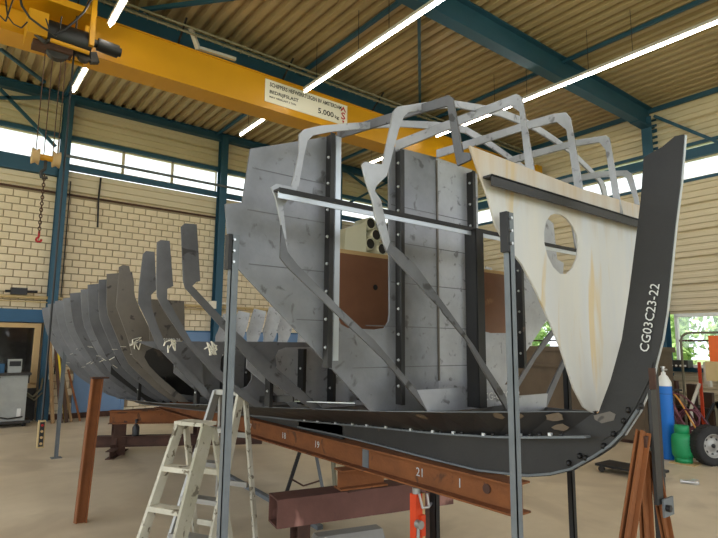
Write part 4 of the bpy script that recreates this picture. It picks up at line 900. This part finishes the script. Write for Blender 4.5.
# stock rack with hoses
rk = thing('stock_rack', 'dark steel stock rack with upright bars against the right wall', 'rack', (12.6,4.9,0))
for x, y, h in ((12.4,5.1,1.0),(12.4,4.75,.95),(12.4,4.45,.8),(12.5,5.35,.6)): MB().box((x,y,0),(x+.12,y+.16,h)).build('upright','rustdark' if y > 5 else 'ladder_dark',rk)
MB().box((12.35,4.2,.10),(12.9,5.6,.16)).box((12.35,4.2,.45),(12.9,5.6,.50)).build('shelf','darkmach',rk)
MB().box((12.5,4.2,.16),(12.85,5.55,.42)).build('stock_load','ladder_dark',rk)
hs = thing('hose_coil', 'tangled purple and orange gas hoses hanging behind the blue cylinder', 'hose', (9.6,3.9,.3))
for k in range(7):
    z = .95-.03*k; pts = []
    for i in range(15):
        t = i/14; pts.append((9.75+.1*sin(3*t+k), 4.18-.75*t*(1-.06*k) , z-.55*t+.12*math.sin(pi*t*1.5+k*.4)+(-.12*math.sin(pi*t) if k%2 else 0)))
    MB().path(pts,.014,6).build('hose','hose' if k != 2 else 'rope',hs)
for k in range(3):
    MB().path([(9.72+.02*k, 3.85+.16*cos(a+.3*k), .55+.16*sin(a)) for a in [2*pi*i/18 for i in range(19)]],.013,6).build('hose_loop','hose',hs)
MB().bar((9.8,4.2,0),(9.8,4.2,1.05),.04,.04).bar((9.8,4.2,1.0),(9.8,3.95,1.0),.03,.03).build('hook_stand','darkmach',hs)
wp = tag(MB().path([(10.6,4.13,0),(10.6,4.15,.62),(10.6,4.10,.78),(10.6,4.02,.98),(10.6,3.98,1.08)],.03,8).build('bent_pipe','palebeige'),'bent white pipe standing upright behind the spare wheel','pipe')
hp = tag(MB().path([(11.5,4.60,0),(11.5,4.59,1.84),(11.5,4.56,1.92),(11.5,4.48,1.97),(11.5,4.42,1.98),(11.5,3.3,1.98),(11.5,3.2,1.9),(11.5,3.2,0)],.022,10).build('bent_tube_rail','olive'),'bent grey tube rail hoop in front of the low window','rail')
op = thing('rack_upright', 'narrow red-orange upright frame left of the press machine', 'upright', (11.8,4.43,0))
MB().box((11.79,4.39,0),(11.83,4.44,1.42)).build('post','redorange',op); MB().box((11.84,4.30,1.0),(11.9,4.36,1.42)).box((11.84,4.26,.95),(11.95,4.3,1.4)).build('leaning_strips','palebeige',op)
MB().box((11.7,4.2,0),(12.0,4.5,.03)).build('foot','redorange',op)
sbx = thing('sill_box', 'small dark drawer box with white knobs on the window sill', 'box', (13.15,5.3,1.26))
cs_ = MB().box((13.0,5.08,1.26),(13.26,5.48,1.42)).build('case','darkmach',sbx)
for k in range(4): MB().tube((13.0,5.14+k*.09,1.30),(12.98,5.14+k*.09,1.30),.022,10).build('knob','white',cs_)
sp2 = tag(MB().box((13.05,4.75,1.26),(13.25,4.98,1.30)).build('paper_stack','white'),'flat white paper stack lying on the window sill','papers')
ps = thing('punch_press', 'cream and olive workshop press with orange guard box at the right edge', 'machine', (11.0,3.4,0))
MB().box((10.45,2.6,.25),(11.35,3.72,.80)).add([(10.45,3.55,.25),(10.45,3.72,.80),(10.45,2.6,.8),(10.45,2.6,.1),(10.9,3.5,.1),(10.9,3.72,.8),(10.9,2.6,.8),(10.9,2.6,.1)],[(0,1,2,3),(4,7,6,5),(0,4,5,1),(3,2,6,7),(0,3,7,4),(1,5,6,2)]).build('body','olive',ps)
MB().box((10.5,2.7,0),(11.35,3.45,.25)).build('base','olive',ps)
MB().box((10.3,2.6,1.15),(11.3,3.76,1.47)).build('head','cream2',ps)
MB().box((10.28,3.2,1.28),(10.30,3.42,1.44)).build('control_panel','blackplastic',ps)
MB().box((10.9,2.6,.8),(11.35,3.6,1.15)).build('throat','darkmach',ps)
MB().box((10.4,2.9,1.0),(10.8,3.5,1.06)).box((10.45,3.2,.86),(10.8,3.4,1.0)).build('tool_bed','darkmach',ps)
MB().tube((10.45,3.05,.80),(10.45,3.05,.88),.10,14).build('die','alu',ps)
MB().box((10.35,2.6,1.47),(11.0,3.70,1.90)).build('guard_box','orange',ps)
MB().path([(10.44,3.72,.78),(10.4,3.85,.5),(10.42,3.75,.2),(10.45,3.6,.05)],.025).build('cable_hose','blackplastic',ps)
